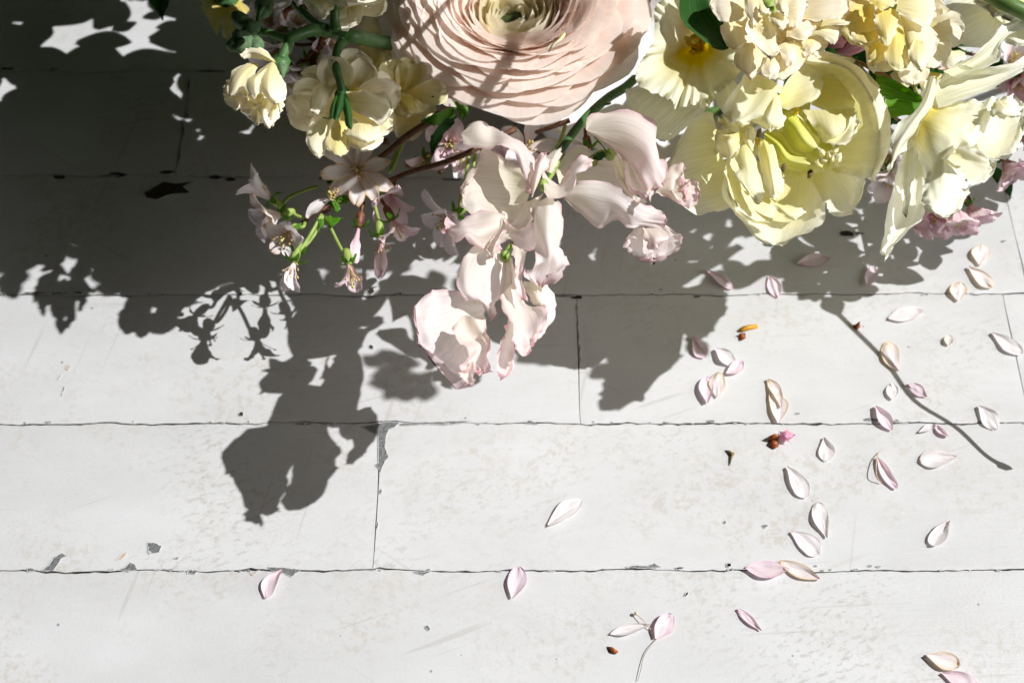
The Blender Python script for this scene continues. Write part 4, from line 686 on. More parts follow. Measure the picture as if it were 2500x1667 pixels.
for rows, z, mt, kw in (
 ([[(1250, -20), (1230, 60), (1240, 150)], [(1100, -60, 2), (1080, 60, 4), (1100, 205)], [(960, -40), (930, 50, 2), (980, 170)]], 104, 'stockp', dict(rt=.12)),
 ([[(1240, -60), (1330, -40), (1400, -20)], [(1250, 40), (1330, 60, 3), (1395, 90)], [(1290, 180), (1330, 210, 3), (1370, 190)], [(1325, 240), (1340, 244), (1350, 240)]], 110, 'stockp', dict(rt=.1)),
 ([[(1420, 90), (1460, 120), (1500, 130)], [(1340, 180, 2), (1430, 260, 2), (1540, 300)], [(1285, 230, 4), (1390, 330, -2), (1535, 380)], [(1300, 340, 4), (1400, 440, 2), (1570, 460)], [(1400, 470, 3), (1500, 535, 4), (1600, 450)]], 109, 'stockc', dict(rt=.06)),
 ([[(1500, 120), (1560, 140), (1600, 110)], [(1490, 180), (1570, 200, 3), (1655, 200)], [(1540, 250), (1600, 278, 2), (1650, 230)]], 112, 'stockc', dict(rt=.2)),
 ([[(1560, -60), (1600, -60), (1640, -40)], [(1540, 20), (1600, 40, 3), (1655, 60)], [(1560, 100), (1620, 130, 3), (1660, 180)]], 114, 'stockc', dict(rt=.15)),
 ([[(1640, 200), (1660, 260), (1660, 340)], [(1760, 200), (1780, 290, 3), (1790, 380)], [(1890, 230), (1905, 290), (1870, 340)]], 106, 'stockp', dict(rt=.12)),
 ([[(1640, 20), (1660, 100), (1680, 240)], [(1740, -30), (1760, 90, 2), (1740, 240)], [(1830, 0), (1840, 60), (1790, 200)]], 108, 'stockp', dict(rt=.15)),
 ([[(1800, 180), (1790, 100), (1790, 0)], [(1960, 190, 2), (1980, 80, 4), (1960, -60)], [(2100, 180, 2), (2130, 60, 3), (2120, -60)], [(2190, 150), (2225, 90), (2215, 0)]], 105, 'stockp', dict(rt=.08, rf=7)),
 ([[(1800, 230), (1810, 280), (1820, 330)], [(1960, 240), (1970, 290, 3), (1960, 350)], [(2110, 260), (2100, 330, 2), (2060, 400)], [(2130, 330), (2118, 380), (2098, 424)]], 103, 'stockc', dict(rt=.1)),
 ([[(1990, 250), (2000, 230), (2010, 190)], [(2120, 240), (2130, 210, 2), (2140, 180)], [(2225, 240), (2235, 220), (2220, 195)]], 106, 'stockc', dict(rt=.12, n=8, m=8)),
 ([[(1260, 180), (1200, 230), (1140, 190)], [(1300, 330), (1180, 330, 3), (1030, 250)], [(1330, 430), (1200, 440, 3), (1060, 380)], [(1250, 455), (1180, 465), (1100, 455)]], 98, 'stockp', dict(rt=.1)),
 ([[(1250, 430), (1320, 430), (1420, 450)], [(1180, 500), (1300, 560, 3), (1460, 560)], [(1160, 620), (1290, 680, 2), (1400, 660)], [(1270, 690), (1310, 742), (1360, 700)]], 100, 'stockp', dict(rt=.08)),
 ([[(1480, 530), (1540, 540), (1600, 540)], [(1420, 650), (1500, 650, 3), (1580, 640)], [(1430, 732), (1490, 745), (1560, 748)]], 102, 'stockp', dict(rt=.1)),
 ([[(1620, 440), (1700, 430), (1800, 440)], [(1590, 560), (1700, 560, 3), (1830, 530)], [(1560, 680), (1660, 690, 2), (1770, 640)], [(1580, 750), (1630, 752), (1690, 700)]], 100, 'stockc', dict(rt=.08)),
 ([[(1800, 350), (1850, 380), (1900, 370)], [(1810, 450), (1890, 440, 3), (1985, 430)], [(1812, 545), (1850, 530), (1890, 510)]], 101, 'stockc', dict(rt=.12)),
 ([[(1560, 450), (1640, 420), (1720, 400)], [(1600, 520), (1670, 500, 2), (1740, 480)], [(1640, 640), (1690, 610), (1740, 570)]], 104, 'stockp', dict(rt=.15)),
 ([[(1390, 60), (1400, 40), (1420, 20)], [(1380, 110), (1420, 110, 3), (1450, 80)], [(1430, 130), (1470, 135, 2), (1500, 110)]], 113, 'stockc', dict(rt=.2, n=8, m=8)),
): pk(hs, rows, fD, z + 6, mt, **kw)
backing(hs, fD, 1480, 120, 100, 16, 27, 17, 'stockp', seed=1); backing(hs, fD, 1640, 420, 98, 10, 17, 12, 'stockp', seed=2); backing(hs, fD, 1900, 120, 100, 10, 18, 13, 'stockp', seed=3)
pk(s1, [[(655, -40), (780, -40), (885, -40)], [(650, 120, 2), (790, 100, -2), (920, 90, 2)], [(690, 230, 2), (850, 220, -3), (1020, 210, 2)], [(830, 350, 2), (930, 330, -2), (1050, 330, 1)], [(950, 446), (1010, 452), (1075, 456)]], fD, 103, 'leafd', 'leaf', rt=.06, n=20, m=14, ruf=.4, jag=.3, crk=.3)
s2 = thing('stock_stem', 'yellow stock blossom with ruffled petals above the side facing daffodil', 'stock', P(2170, 0, 60))
part('stem', tube([fp(fC, 420, 60, 86), P(2160, -60, 74), P(2020, 60, 44), P(1760, 280, 30)], [2.4, 2.8, 2.8]), 'stem', s2)
h2 = part('bloom', join(blob(fp(fC, 440, 60, 116), 3, lump=.7), blob(fp(fC, 400, 40, 118), 2.4, lump=.7)), 'pedicel', s2)
for rows, z, mt, kw in (
 ([[(330, 40), (300, 100), (330, 160)], [(200, 10), (180, 120, 3), (260, 260)], [(140, 100), (145, 180), (200, 250)]], 93, 'stocky', dict(rt=.12)),
 ([[(370, 160), (340, 180), (300, 200)], [(360, 240), (290, 240, 3), (210, 200)], [(330, 265), (260, 262), (190, 240)]], 97, 'stocky', dict(rt=.1)),
 ([[(310, 240), (370, 240), (440, 230)], [(298, 320), (350, 330, 3), (420, 300)], [(298, 385), (330, 388), (380, 360)]], 95, 'stocky', dict(rt=.1)),
 ([[(340, 80), (400, 60), (460, 70)], [(345, 160), (410, 170, 4), (470, 130)], [(370, 250), (410, 270, 2), (440, 220)]], 102, 'stocky', dict(rt=.15)),
 ([[(440, 210), (470, 180), (500, 200)], [(400, 330), (470, 330, 4), (540, 320)], [(420, 390), (480, 420, 2), (530, 390)]], 100, 'stocky', dict(rt=.12)),
 ([[(470, 100), (500, 120), (520, 200)], [(530, 110, 2), (560, 200, 4), (545, 330, 2)], [(600, 140), (640, 260, 2), (590, 400)], [(690, 190), (706, 250), (660, 350), (620, 412)]], 100, 'stockc', dict(rt=.06, rf=8)),
 ([[(470, 60), (480, 30), (480, -40)], [(560, 120, 2), (570, 40, 3), (560, -60)], [(640, 150), (660, 60, 2), (640, -40)], [(672, 110), (682, 50), (668, 0)]], 104, 'stockc', dict(rt=.08, rf=8)),
 ([[(300, 20), (340, 30), (370, 60)], [(320, -30), (370, 0, 2), (420, 40)], [(380, -60), (430, -30), (460, 20)]], 104, 'stocky', dict(rt=.1)),
 ([[(270, 100), (300, 90), (330, 60)], [(265, 50), (300, 40, 2), (330, 20)], [(280, 10), (310, 0), (330, -10)]], 99, 'stocky', dict(rt=.2)),
 ([[(560, 250), (590, 250), (620, 260)], [(540, 340), (590, 350, 3), (640, 340)], [(590, 400), (615, 412), (650, 380)]], 103, 'stockc', dict(rt=.12)),
): pk(h2, rows, fC, z + 16, mt, **kw)
backing(h2, fC, 440, 90, 104, 16, 26, 17, 'stocky', seed=4); backing(h2, fC, 560, 200, 104, 8, 22, 15, 'stockc', seed=5)

# stock on the left with a bare branching stem
s3 = thing('stock_stem', 'branching green stock stem with downy buds and cream blooms at the left', 'stock', fp(fE, 1900, 430, 70))
part('stem', join(ftube(fE, [(2300, 480, 48), (1820, 412, 77), (1660, 382, 98), (1500, 350, 112), (1280, 300, 112), (1100, 295, 120), (920, 355, 122), (850, 370, 122), (700, 320, 122), (615, 298, 122)], [3.6, 3.5, 3.4, 3.3, 2.9, 2.6, 2.1, 1.7, 1.4], ns=12),
     ftube(fE, [(1335, 300, 118), (1320, 200, 120), (1325, 40, 124)], [2.7, 2.2, 2.2]), ftube(fE, [(1230, 285, 118), (1100, 200, 116), (930, 30, 116)], [2.7, 2.1, 1.9]),
     ftube(fE, [(1430, 370, 108), (1350, 470, 117), (1335, 650, 116), (1370, 780, 114), (1390, 880, 112)], [2.4, 2.0, 1.8, 1.9]), ftube(fE, [(890, 370, 122), (860, 460, 122), (810, 570, 122)], [2.5, 2.1, 2.1]),
     ftube(fE, [(625, 300, 122), (590, 220, 122), (600, 130, 123), (640, 60, 124)], [1.4, 1.0, 1.2]), ftube(fE, [(620, 310, 122), (580, 370, 121), (572, 430, 120)], [1.1, .9, 1.0])), 'stemd', s3)
for x, y, r, ax, el in ((650, 40, 9, (.15, 1, .2), 1.7), (430, 200, 7.5, (-1, .6, .2), 1.5), (500, 235, 6, (-1, .5, .2), 1.3), (530, 280, 8, (-1, .2, .2), 1.2), (480, 320, 5, (-1, 0, .2), 1.4), (370, 425, 7, (-.7, -.8, .2), 1.3), (440, 385, 9, (-1, .1, .5), 1.25), (470, 440, 8.5, (-1, -.3, .1), 1.5), (575, 440, 7, (.1, -1, 0), 1.4), (520, 340, 5, (-1, -.3, .2), 1.4)):
    part('bud', blob(fp(fE, x, y, 122), r * .48, ax, el, ns=10, nr=8, lump=.25), 'bud', s3)
lb = part('bloom', join(blob(fp(fE, 800, 620, 120), 4.6, (-.2, -1, 0), 1.3, lump=.3), ftube(fE, [(810, 570, 122), (790, 640, 120)], [2.1, 3])), 'stemd', s3)
pk(lb, [[(755, 565), (800, 550), (855, 575)], [(750, 650), (810, 650, 4), (865, 640)], [(780, 720), (820, 730, 3), (850, 690)], [(815, 750), (820, 752), (828, 748)]], fE, 122, 'bud', 'sepal', rt=.05, ruf=.4, jag=.2)
for rows, z, mt, kw in (
 ([[(745, 600), (740, 592), (735, 580)], [(640, 580, -2), (640, 530, 4), (620, 475)], [(540, 560, -3), (530, 500, 2), (540, 450)], [(460, 560), (445, 540), (470, 500)]], 111, 'stockc', dict(rt=.06, ruf=.8)),
 ([[(690, 640), (735, 620), (790, 720)], [(600, 690, -3), (700, 730, 7), (820, 780, -2)], [(590, 800, 0), (700, 840, 9), (843, 860, -2)], [(630, 880, 2), (720, 920, 8), (832, 940, -2)], [(700, 960), (750, 975, 2), (800, 965)]], 112, 'stockc', dict(rt=.08, ruf=.8, jag=.5)),
 ([[(680, 650), (640, 680), (600, 700)], [(620, 740), (560, 760, 4), (510, 760)], [(605, 840, 3), (545, 860, 2), (475, 840, -2)], [(600, 890), (560, 935), (520, 900)]], 114, 'stockc', dict(rt=.1, ruf=.8)),
 ([[(470, 850), (540, 900), (610, 880)], [(490, 930), (560, 950, -3), (640, 940)], [(520, 985), (570, 995), (625, 985)]], 108, 'stocky', dict(rt=.1, ruf=.6, n=8, m=10)),
 ([[(590, 650), (540, 625), (500, 615)], [(530, 720, -2), (450, 700, 6), (390, 665)], [(470, 840, -2), (390, 800, 7), (325, 750)], [(400, 890), (350, 880, 3), (312, 830)], [(345, 912), (335, 912), (325, 905)]], 108, 'stockc', dict(rt=.08, ruf=.8)),
 ([[(330, 760), (310, 780), (300, 820)], [(300, 790), (285, 850, 3), (300, 890)], [(270, 800), (265, 850), (285, 890)]], 105, 'stockc', dict(rt=.15, n=8, m=8)),
 ([[(480, 850), (420, 880), (330, 890)], [(480, 940), (390, 960, 4), (275, 900)], [(455, 1005), (370, 1036, 3), (280, 955)]], 103, 'stockc', dict(rt=.1, ruf=1)),
 ([[(490, 930), (560, 970), (640, 960)], [(450, 1020), (520, 1040, 3), (600, 1050)], [(430, 1055), (490, 1092), (560, 1085)]], 103, 'stockc', dict(rt=.1, ruf=1)),
 ([[(640, 960), (680, 955), (720, 970)], [(600, 1010), (660, 1040, 6), (700, 1040)], [(610, 1090), (650, 1130, 6), (690, 1120)], [(650, 1175), (690, 1218, 3), (760, 1150)]], 108, 'stockc', dict(rt=.08, ruf=1.4)),
 ([[(720, 1000), (745, 1010), (770, 1000)], [(690, 1080), (740, 1090, 4), (782, 1080)], [(680, 1170), (730, 1185, 2), (772, 1140)]], 107, 'stockc', dict(rt=.15, ruf=1)),
 ([[(620, 1020), (590, 1040), (560, 1060)], [(610, 1120), (570, 1120, 4), (520, 1100)], [(600, 1190), (570, 1192), (548, 1175)]], 105, 'stockc', dict(rt=.15, ruf=1.4)),
 ([[(770, 950), (800, 940), (832, 930)], [(770, 1020), (805, 1010, 3), (832, 990)], [(785, 1082), (795, 1080), (812, 1060)]], 105, 'stockc', dict(rt=.15, n=8, m=8)),
): pk(lb, rows, fE, z + 12, mt, **kw)
sb = part('bloom', blob(fp(fE, 1390, 900, 110), 3.2, (0, -1, -.2), 1.4, lump=.3), 'stemd', s3)
for rows in ([[(1360, 880), (1330, 900)], [(1330, 1000), (1290, 1000)], [(1300, 1130), (1270, 1120)], [(1210, 1110), (1215, 1120)]], [[(1400, 880), (1360, 900)], [(1400, 1020), (1320, 1040)], [(1360, 1150), (1310, 1140)]], [[(1430, 900), (1400, 930)], [(1480, 1050), (1410, 1060)], [(1490, 1180), (1430, 1180)], [(1480, 1230), (1470, 1232)]]):
    pk(sb, rows, fE, 116, 'leafd', 'sepal', n=8, m=6, rt=.2, b=2, ruf=.4, jag=.2)
for rows, z, mt, kw in (
 ([[(1360, 880), (1330, 860), (1300, 830)], [(1340, 820), (1260, 780, 3), (1230, 700)], [(1230, 1000), (1160, 900, 3), (1170, 760)], [(1190, 1090), (1110, 1040), (1110, 900)]], 98, 'stockc', dict(rt=.1)),
 ([[(1420, 880), (1470, 880), (1520, 890)], [(1490, 760), (1560, 800, 3), (1640, 860)], [(1500, 660), (1600, 640, 3), (1740, 740)]], 97, 'stocky', dict(rt=.15)),
 ([[(1400, 900), (1450, 950), (1450, 1010)], [(1600, 880), (1640, 980, 3), (1600, 1100)], [(1840, 920), (1850, 1050, 2), (1780, 1200)]], 100, 'stockc', dict(rt=.1, rf=6)),
 ([[(1420, 960), (1440, 1010), (1440, 1060)], [(1640, 980), (1700, 1080, 2), (1600, 1200)], [(1820, 1130), (1850, 1190, 1), (1780, 1260)]], 94, 'stocky', dict(rt=.1, rf=6)),
 ([[(1380, 1000), (1350, 1010), (1310, 1010)], [(1310, 1210), (1200, 1200, 3), (1150, 1210)], [(1240, 1400), (1120, 1380, 3), (1060, 1280)], [(1225, 1470), (1170, 1482), (1100, 1450)]], 96, 'stockc', dict(rt=.1)),
 ([[(1400, 1020), (1450, 1010), (1480, 1020)], [(1300, 1240), (1380, 1250, 2), (1450, 1240)], [(1250, 1370), (1340, 1440, 2), (1450, 1420)], [(1330, 1470), (1370, 1472), (1420, 1460)]], 98, 'stocky', dict(rt=.1)),
 ([[(1480, 1200), (1560, 1190), (1660, 1200)], [(1430, 1290), (1560, 1280, 5), (1740, 1250)], [(1530, 1330), (1620, 1350, 5), (1750, 1320)]], 101, 'stockc', dict(rt=.12, ruf=1)),
 ([[(1440, 1270), (1560, 1290), (1740, 1290)], [(1430, 1350), (1570, 1380, 4), (1770, 1340)], [(1500, 1410), (1600, 1432, 3), (1700, 1420)]], 98, 'stockc', dict(rt=.12, ruf=1)),
 ([[(1500, 700), (1600, 650), (1700, 640)], [(1480, 560), (1600, 520, 3), (1750, 560)], [(1430, 470), (1600, 440), (1840, 480)]], 58, 'stocky', dict(rt=.1)),
 ([[(1640, 640), (1700, 660), (1760, 690)], [(1690, 520), (1770, 560, 4), (1850, 640)], [(1720, 480), (1800, 500, 2), (1860, 560)]], 64, 'stocky', dict(rt=.12)),
 ([[(1760, 700), (1850, 760), (1950, 800)], [(1800, 880), (1950, 900, 3), (2150, 950)], [(1850, 1080), (2000, 1100, 2), (2200, 1040)]], 64, 'stocky', dict(rt=.1, rf=7)),
 ([[(1880, 900), (1980, 930), (2100, 950)], [(1950, 1010), (2020, 1040, 3), (2120, 1040)], [(1990, 1080), (2060, 1095), (2140, 1070)]], 68, 'stocky', dict(rt=.1, rf=7)),
 ([[(1620, 300), (1700, 300), (1790, 330)], [(1540, 240), (1640, 200, 3), (1790, 250)], [(1600, 180), (1660, 150), (1720, 160)]], 66, 'stockc', dict(rt=.12)),
): pk(sb, rows, fE, z + 12, mt, **kw)
backing(sb, fE, 1420, 960, 104, 12, 24, 16, 'stockc', (60, 110), (.1, -.3, .8), 6); backing(sb, fE, 1650, 640, 64, 9, 20, 14, 'stocky', (60, 110), (.1, 0, .8), 7); backing(sb, fE, 1950, 930, 76, 8, 20, 15, 'stocky', (60, 110), (.1, 0, .8), 8)
backing(lb, fE, 600, 880, 112, 10, 15, 11, 'stockc', (20, 60), (-.25, -.8, .4), 9)
tb = part('bloom', blob(fp(fE, 1330, 30, 124), 3, (0, 1, .2), 1.4), 'stemd', s3)
for rows, z, mt, kw in (
 ([[(1320, 20), (1280, 0), (1240, -40)], [(1290, 90), (1180, 70, 2), (1060, 10)], [(1240, 150), (1200, 160, 2), (1060, 60)]], 114, 'stockc', dict(rt=.08)),
 ([[(1240, -120), (1400, -140), (1600, -120)], [(1210, -40), (1400, -40, 3), (1650, -40)], [(1260, 15), (1430, 42, 2), (1720, 5)]], 116, 'stockc', dict(rt=.06)),
 ([[(1500, -80), (1600, -60), (1750, -60)], [(1520, 0), (1640, 20, 2), (1780, 10)], [(1600, 70), (1660, 60), (1700, 20)]], 112, 'stockc', dict(rt=.1)),
 ([[(960, -60), (1000, -60), (1040, -40)], [(920, 0), (970, 10, 3), (1010, 10)], [(960, 50), (975, 55), (990, 40)]], 116, 'cherry', dict(rt=.2, n=8, m=8)),
 ([[(880, -30), (900, -20), (910, 0)], [(830, 50), (870, 60, 2), (880, 50)], [(740, 80), (760, 92), (800, 95)]], 112, 'cherryt', dict(rt=.2, n=8, m=8)),
): pk(tb, rows, fE, z + 12, mt, **kw)
backing(tb, fE, 1420, -60, 120, 10, 20, 15, 'stockc', (55, 100), (0, .3, .9), 10)
s4 = thing('stock_stem', 'blurred yellow stock bloom deep in the shade at the top left', 'stock', fp(fE, 300, -100, 40))
q4 = part('bloom', join(blob(fp(fE, 300, 20, 52), 8), tube([fp(fE, 300, 20, 50), P(640, -60, 40), P(1000, -60, 40), P(1350, 150, 40)], [2.2, 2.4, 2.8])), 'stemd', s4)
for rows in ([[(300, 30), (330, 60)], [(150, 30), (260, 200)], [(60, 60), (200, 330)], [(110, 160), (170, 270)]], [[(320, 20), (380, 60)], [(250, 200), (420, 220)], [(260, 380), (440, 360)]], [[(280, 20), (300, -30)], [(130, 40), (150, -80)], [(20, 10), (40, -80)]], [[(360, 30), (420, 20)], [(400, 200), (560, 150)], [(460, 300), (580, 240)]], [[(330, 0), (420, 0)], [(350, -120), (520, -100)], [(380, -200), (500, -180)]]):
    pk(q4, rows, fE, 54, 'stocky', rt=.2, ruf=3)
# ------------------------------------------------------------------ cherry blossom sprigs
def cv(a, b, c):                          # direction given as right, up and towards the viewer
    return np.array((1.0, 0, 0)) * a + UPV * b - FW * c
cr = random.Random(21)
def blossom(parent, fr, x, y, z, axis, ped=None, n=5, L=14, W=8.2, op=(25, 75), mat='cherry', skip=(), st=14, roll=0.0, cal='pedicel', sep='leafl', stl=7, name='blossom', nt=.10):
    c = fp(fr, x, y, z); A = np.array(cv(*axis)); A = A / np.linalg.norm(A); Mx = frame(A, roll)
    pieces = []
    back = c - A * 7 * U
    if ped is not None:
        p0 = fp(fr, *ped[0]); mid = [fp(fr, *q) for q in ped[1:]]
        pieces.append(tube([p0] + mid + [back], [.9, .9, 1.0], ns=6))
    pieces.append(tube([back - A * 1.5 * U, back, c - A * 3 * U, c], [.9, 2.0, 2.3, 1.7], ns=8, per=3))
    o = part(name, join(*pieces), cal, parent)
    for k in range(5):
        part('sepal', petal(c - A * .5 * U, Mx, k * 2 * math.pi / 5 + .6, 6, 2.6, 90, 140, .1, 1.2, (.8, .2), ruf=.2, n=5, m=4), sep, o)
    for k in range(n):
        if k in skip: continue
        part('petal', petal(c, Mx, k * 2 * math.pi / n + cr.uniform(-.18, .18), L * cr.uniform(.88, 1.1), W * cr.uniform(.85, 1.12), op[0] + cr.uniform(-12, 12), op[1] + cr.uniform(-22, 22), cr.uniform(.15, .5), 1.0, (.2, .62), nt * cr.uniform(.3, 1.5), 1.2, 3, .5, 9, 8, .5, cr.uniform(-.25, .25)), mat if cr.random() < .72 else {'cherry': 'cherryt', 'cherryp': 'cherryp'}.get(mat, mat), o)
    if st:
        fil, an = [], []
        for k in range(st):
            a = cr.uniform(0, 6.28); t = math.radians(cr.uniform(5, 38)); d = Mx @ np.array((math.sin(t) * math.cos(a), math.sin(t) * math.sin(a), math.cos(t))); l = stl * cr.uniform(.7, 1.15)
            e = c + d * l * U; fil.append(tube([c, c + (d * .55 + A * .05) * l * U, e], [.22, .18], ns=4, per=2)); an.append(blob(e, .5, d, 1.2, 5, 4))
        part('filaments', join(*fil), 'stamen', o); part('anthers', join(*an), 'antherc', o)
        part('style', join(tube([c, c + A * stl * .7 * U, c + (A * stl * 1.3 + cv(cr.uniform(-.2, .2), -.2, 0) * 2) * U], [.5, .4, .45], ns=5, per=3), blob(c + A * stl * 1.3 * U, .8)), 'style', o)
    return o
cb = thing('cherry_branch', 'cherry blossom sprig with thin brown twigs reaching left below the cream stock', 'cherry branch', fp(fQ, 1060, 590, 62))
part('twig', join(ftube(fG, [(2900, -60, 71), (2600, 90, 69), (2352, 210, 66), (2130, 285, 63), (1900, 350, 61), (1750, 410, 59), (1500, 520, 57), (1190, 655, 56), (1000, 730, 56), (880, 830, 55)], [1.6, 1.5, 1.4, 1.3, 1.3, 1.2, 1.1, 1.1, 1.0, 1.0]),
     blob(fp(fG, 1900, 280, 54), 2.0, (-1, .3, .2), 1.6, lump=.8), blob(fp(fG, 2170, 330, 54), 1.9, (.3, -1, .2), 1.3, lump=.8), blob(fp(fG, 1680, 480, 50), 2.2, (-.5, -.8, .2), 1.5, lump=.8), blob(fp(fG, 860, 850, 46), 1.5, (-.7, -.7, 0), 1.5, lump=.6), blob(fp(fG, 1080, 720, 47), 1.7, (1, .3, .2), 1.6, lump=.6)), 'bark', cb)
part('twig', join(ftube(fG, [(2300, -300, 70), (2060, -120, 75), (1870, 0, 71), (1700, 140, 67), (1580, 230, 65), (1480, 330, 61), (1330, 480, 58)], [1.9, 1.8, 1.7, 1.5, 1.3, 1.1, .9]), blob(fp(fG, 1640, 60, 62), 1.8, (-1, .2, .2), 1.3, lump=.8), blob(fp(fG, 1590, 300, 54), 1.9, (.2, -1, .2), 1.4, lump=.8)), 'bark', cb)
part('twig', ftube(fY, [(420, 525, 69), (250, 590, 67), (60, 655, 63), (-60, 690, 52)], [1.4, 1.2, 1.0, .9]), 'bark', cb)
B = lambda *a, **k: blossom(cb, fG, *a, **k)
B(545, 600, 56, (-.75, .55, .35), [(1000, 490, 56), (850, 540, 56), (720, 600, 55)], L=18, W=7.5, op=(10, 60), skip=(4,), roll=.4)
B(640, 770, 58, (-.75, -.35, .55), [(900, 800, 55), (800, 770, 56)], L=17, W=10, op=(15, 65), roll=1.0)
B(735, 930, 58, (-.25, -.45, .85), [(880, 830, 55), (860, 880, 56)], L=13, W=9, op=(25, 70), roll=.2, stl=8)
B(1160, 600, 59, (-.2, .25, .9), [(1040, 700, 56), (1090, 660, 56)], n=6, skip=(0, 1, 3, 4), L=16, W=7, op=(50, 95), st=26, roll=2.2, stl=6)
B(1385, 330, 63, (.05, -.15, 1), [(1560, 250, 64), (1470, 280, 61)], n=9, L=19, W=7.4, op=(45, 88), st=24, roll=.3, stl=9, mat='cherryt')
B(770, 1225, 55, (-.2, -.9, .35), [(1040, 760, 56), (950, 920, 56), (850, 1080, 55)], L=15.5, W=8, op=(0, 32), skip=(1,), roll=.5, stl=8)
B(800, 1150, 54, (-.1, -.95, .2), [(1050, 770, 56), (990, 920, 55), (880, 1060, 54)], n=5, skip=(0, 1, 2, 3, 4), st=8)
B(1300, 1240, 54, (.2, -.9, .3), [(1080, 790, 56), (1160, 960, 55), (1240, 1110, 55)], skip=(0, 1, 3), L=14, W=7.6, op=(5, 45), roll=.2, stl=9, mat='cherryp')
B(1390, 890, 55, (-.15, -.98, .2), [(1440, 640, 57), (1415, 760, 56)], n=3, skip=(1,), L=18, W=5.5, op=(0, 8), st=0, cal='calyx', mat='cherryp', roll=1.2)
B(1600, 980, 54, (.12, -.95, .25), [(1530, 560, 57), (1560, 720, 56), (1600, 860, 55)], skip=(0, 2, 4), L=19, W=6.5, op=(0, 22), st=18, stl=9, roll=.7, mat='cherryp')
B(1720, 820, 55, (.45, -.85, .2), [(1540, 470, 59), (1600, 600, 57), (1680, 720, 56)], skip=(1, 3), L=14, W=7, op=(15, 60), cal='calyx', mat='cherryp', st=6)
B(1700, 560, 55, (.1, -.7, .6), [(1750, 420, 58), (1730, 480, 57)], L=17, W=9, op=(20, 60), mat='cherryp', cal='calyx', st=0)
blossom(cb, fQ, 985, 1150, 52, (-.6, -.5, .5), [(1130, 520, 58), (1090, 760, 56), (1030, 1050, 53)], L=20, W=9.5, op=(20, 78), n=6, roll=.5, stl=10)
blossom(cb, fQ, 700, 640, 54, (-.1, -.5, .8), [(860, 680, 54)], skip=(0, 1, 3, 4), L=14, W=5, st=18, mat='cherryp', cal='calyx', stl=8)
blossom(cb, fQ, 930, 470, 58, (.15, -.3, .9), [(960, 380, 60)], L=17, W=10, op=(40, 85), mat='cherryp', cal='calyx')
blossom(cb, fQ, 1000, 560, 56, (.4, -.6, .6), [(960, 480, 60)], L=14, W=9, op=(30, 70), mat='cherry', cal='calyx')
blossom(cb, fQ, 1660, 520, 58, (.3, .2, .8), [(1560, 300, 60), (1550, 400, 60)], L=17, W=9, op=(50, 90), mat='cherry', cal='calyx', roll=.6)
blossom(cb, fQ, 1480, 640, 54, (-.1, -.2, .9), [(1490, 300, 60), (1490, 480, 58)], L=14, W=9, op=(40, 85), mat='cherryp')
blossom(cb, fQ, 2260, 530, 56, (.1, -.8, .4), [(2230, 330, 62), (2235, 430, 60)], L=9, W=5, op=(0, 30), mat='cherry', cal='calyx', st=0)
for pts in ([(540, 340, 62), (450, 560, 58), (380, 740, 52)], [(470, 420, 60), (400, 600, 56), (350, 760, 50)], [(1180, 540, 58), (1170, 620, 57), (1150, 760, 55)], [(2040, 300, 60), (2000, 420, 60), (1930, 560, 60)]):
    part('pedicel', ftube(fQ, pts, [1.0, .9, .8], ns=6), 'pedicel', cb)
def serrated(parent, fr, rows, z, mat='leafl', **kw):
    kw.setdefault('n', 20); kw.setdefault('m', 10); return part('leaf', sheet(rows, fr, z, jag=2.2, ruf=.8, crk=.5, **kw), mat, parent)
serrated(cb, fQ, [[(960, 60), (970, 90)], [(860, 40, 2), (870, 110)], [(740, 30, 3), (740, 100)], [(600, -10), (650, 60)], [(600, -5), (605, 0)]], 74, 'leafd', rt=.1)
serrated(cb, fQ, [[(1000, 120), (960, 210)], [(900, 140, 2), (890, 240, -1)], [(800, 180, 3), (800, 300)], [(700, 240), (740, 290)], [(655, 260), (665, 275)]], 76, 'leafl', rt=.1)
serrated(cb, fQ, [[(900, 240), (980, 260)], [(830, 300, 2), (920, 330)], [(760, 400, 2), (860, 420)], [(745, 500), (810, 510)], [(755, 600), (765, 605)]], 73, 'leafd', rt=.1)
serrated(cb, fQ, [[(960, 60), (1000, 130)], [(1020, 90, 2), (1010, 170)], [(1110, 150), (1050, 230)], [(1060, 260), (1050, 250)]], 77, 'leafl', rt=.15)
serrated(cb, fQ, [[(880, 180), (960, 140)], [(870, 260), (990, 240)], [(850, 330), (950, 330)]], 72, 'leafd', rt=.2)
serrated(cb, fG, [[(1070, 800), (1090, 780)], [(1140, 870, 2), (1170, 780)], [(1240, 800), (1245, 795)]], 57, 'leafl', rt=.1, n=8)
serrated(cb, fG, [[(1010, 800), (1060, 800)], [(1015, 860), (1055, 850)], [(1025, 905), (1035, 905)]], 57, 'leafl', rt=.1, n=8)
serrated(cb, fG, [[(1100, 470), (1140, 460)], [(1040, 400, 2), (1110, 360)], [(1000, 440), (1080, 370)]], 59, 'leafd', rt=.15, n=8)
serrated(cb, fG, [[(1150, 640), (1190, 630)], [(1160, 700), (1215, 690)], [(1190, 755), (1196, 757)]], 59, 'leafl', rt=.1, n=8); serrated(cb, fG, [[(1220, 590), (1220, 610)], [(1270, 575), (1270, 622)], [(1308, 595), (1306, 605)]], 59, 'leafl', rt=.1, n=8)

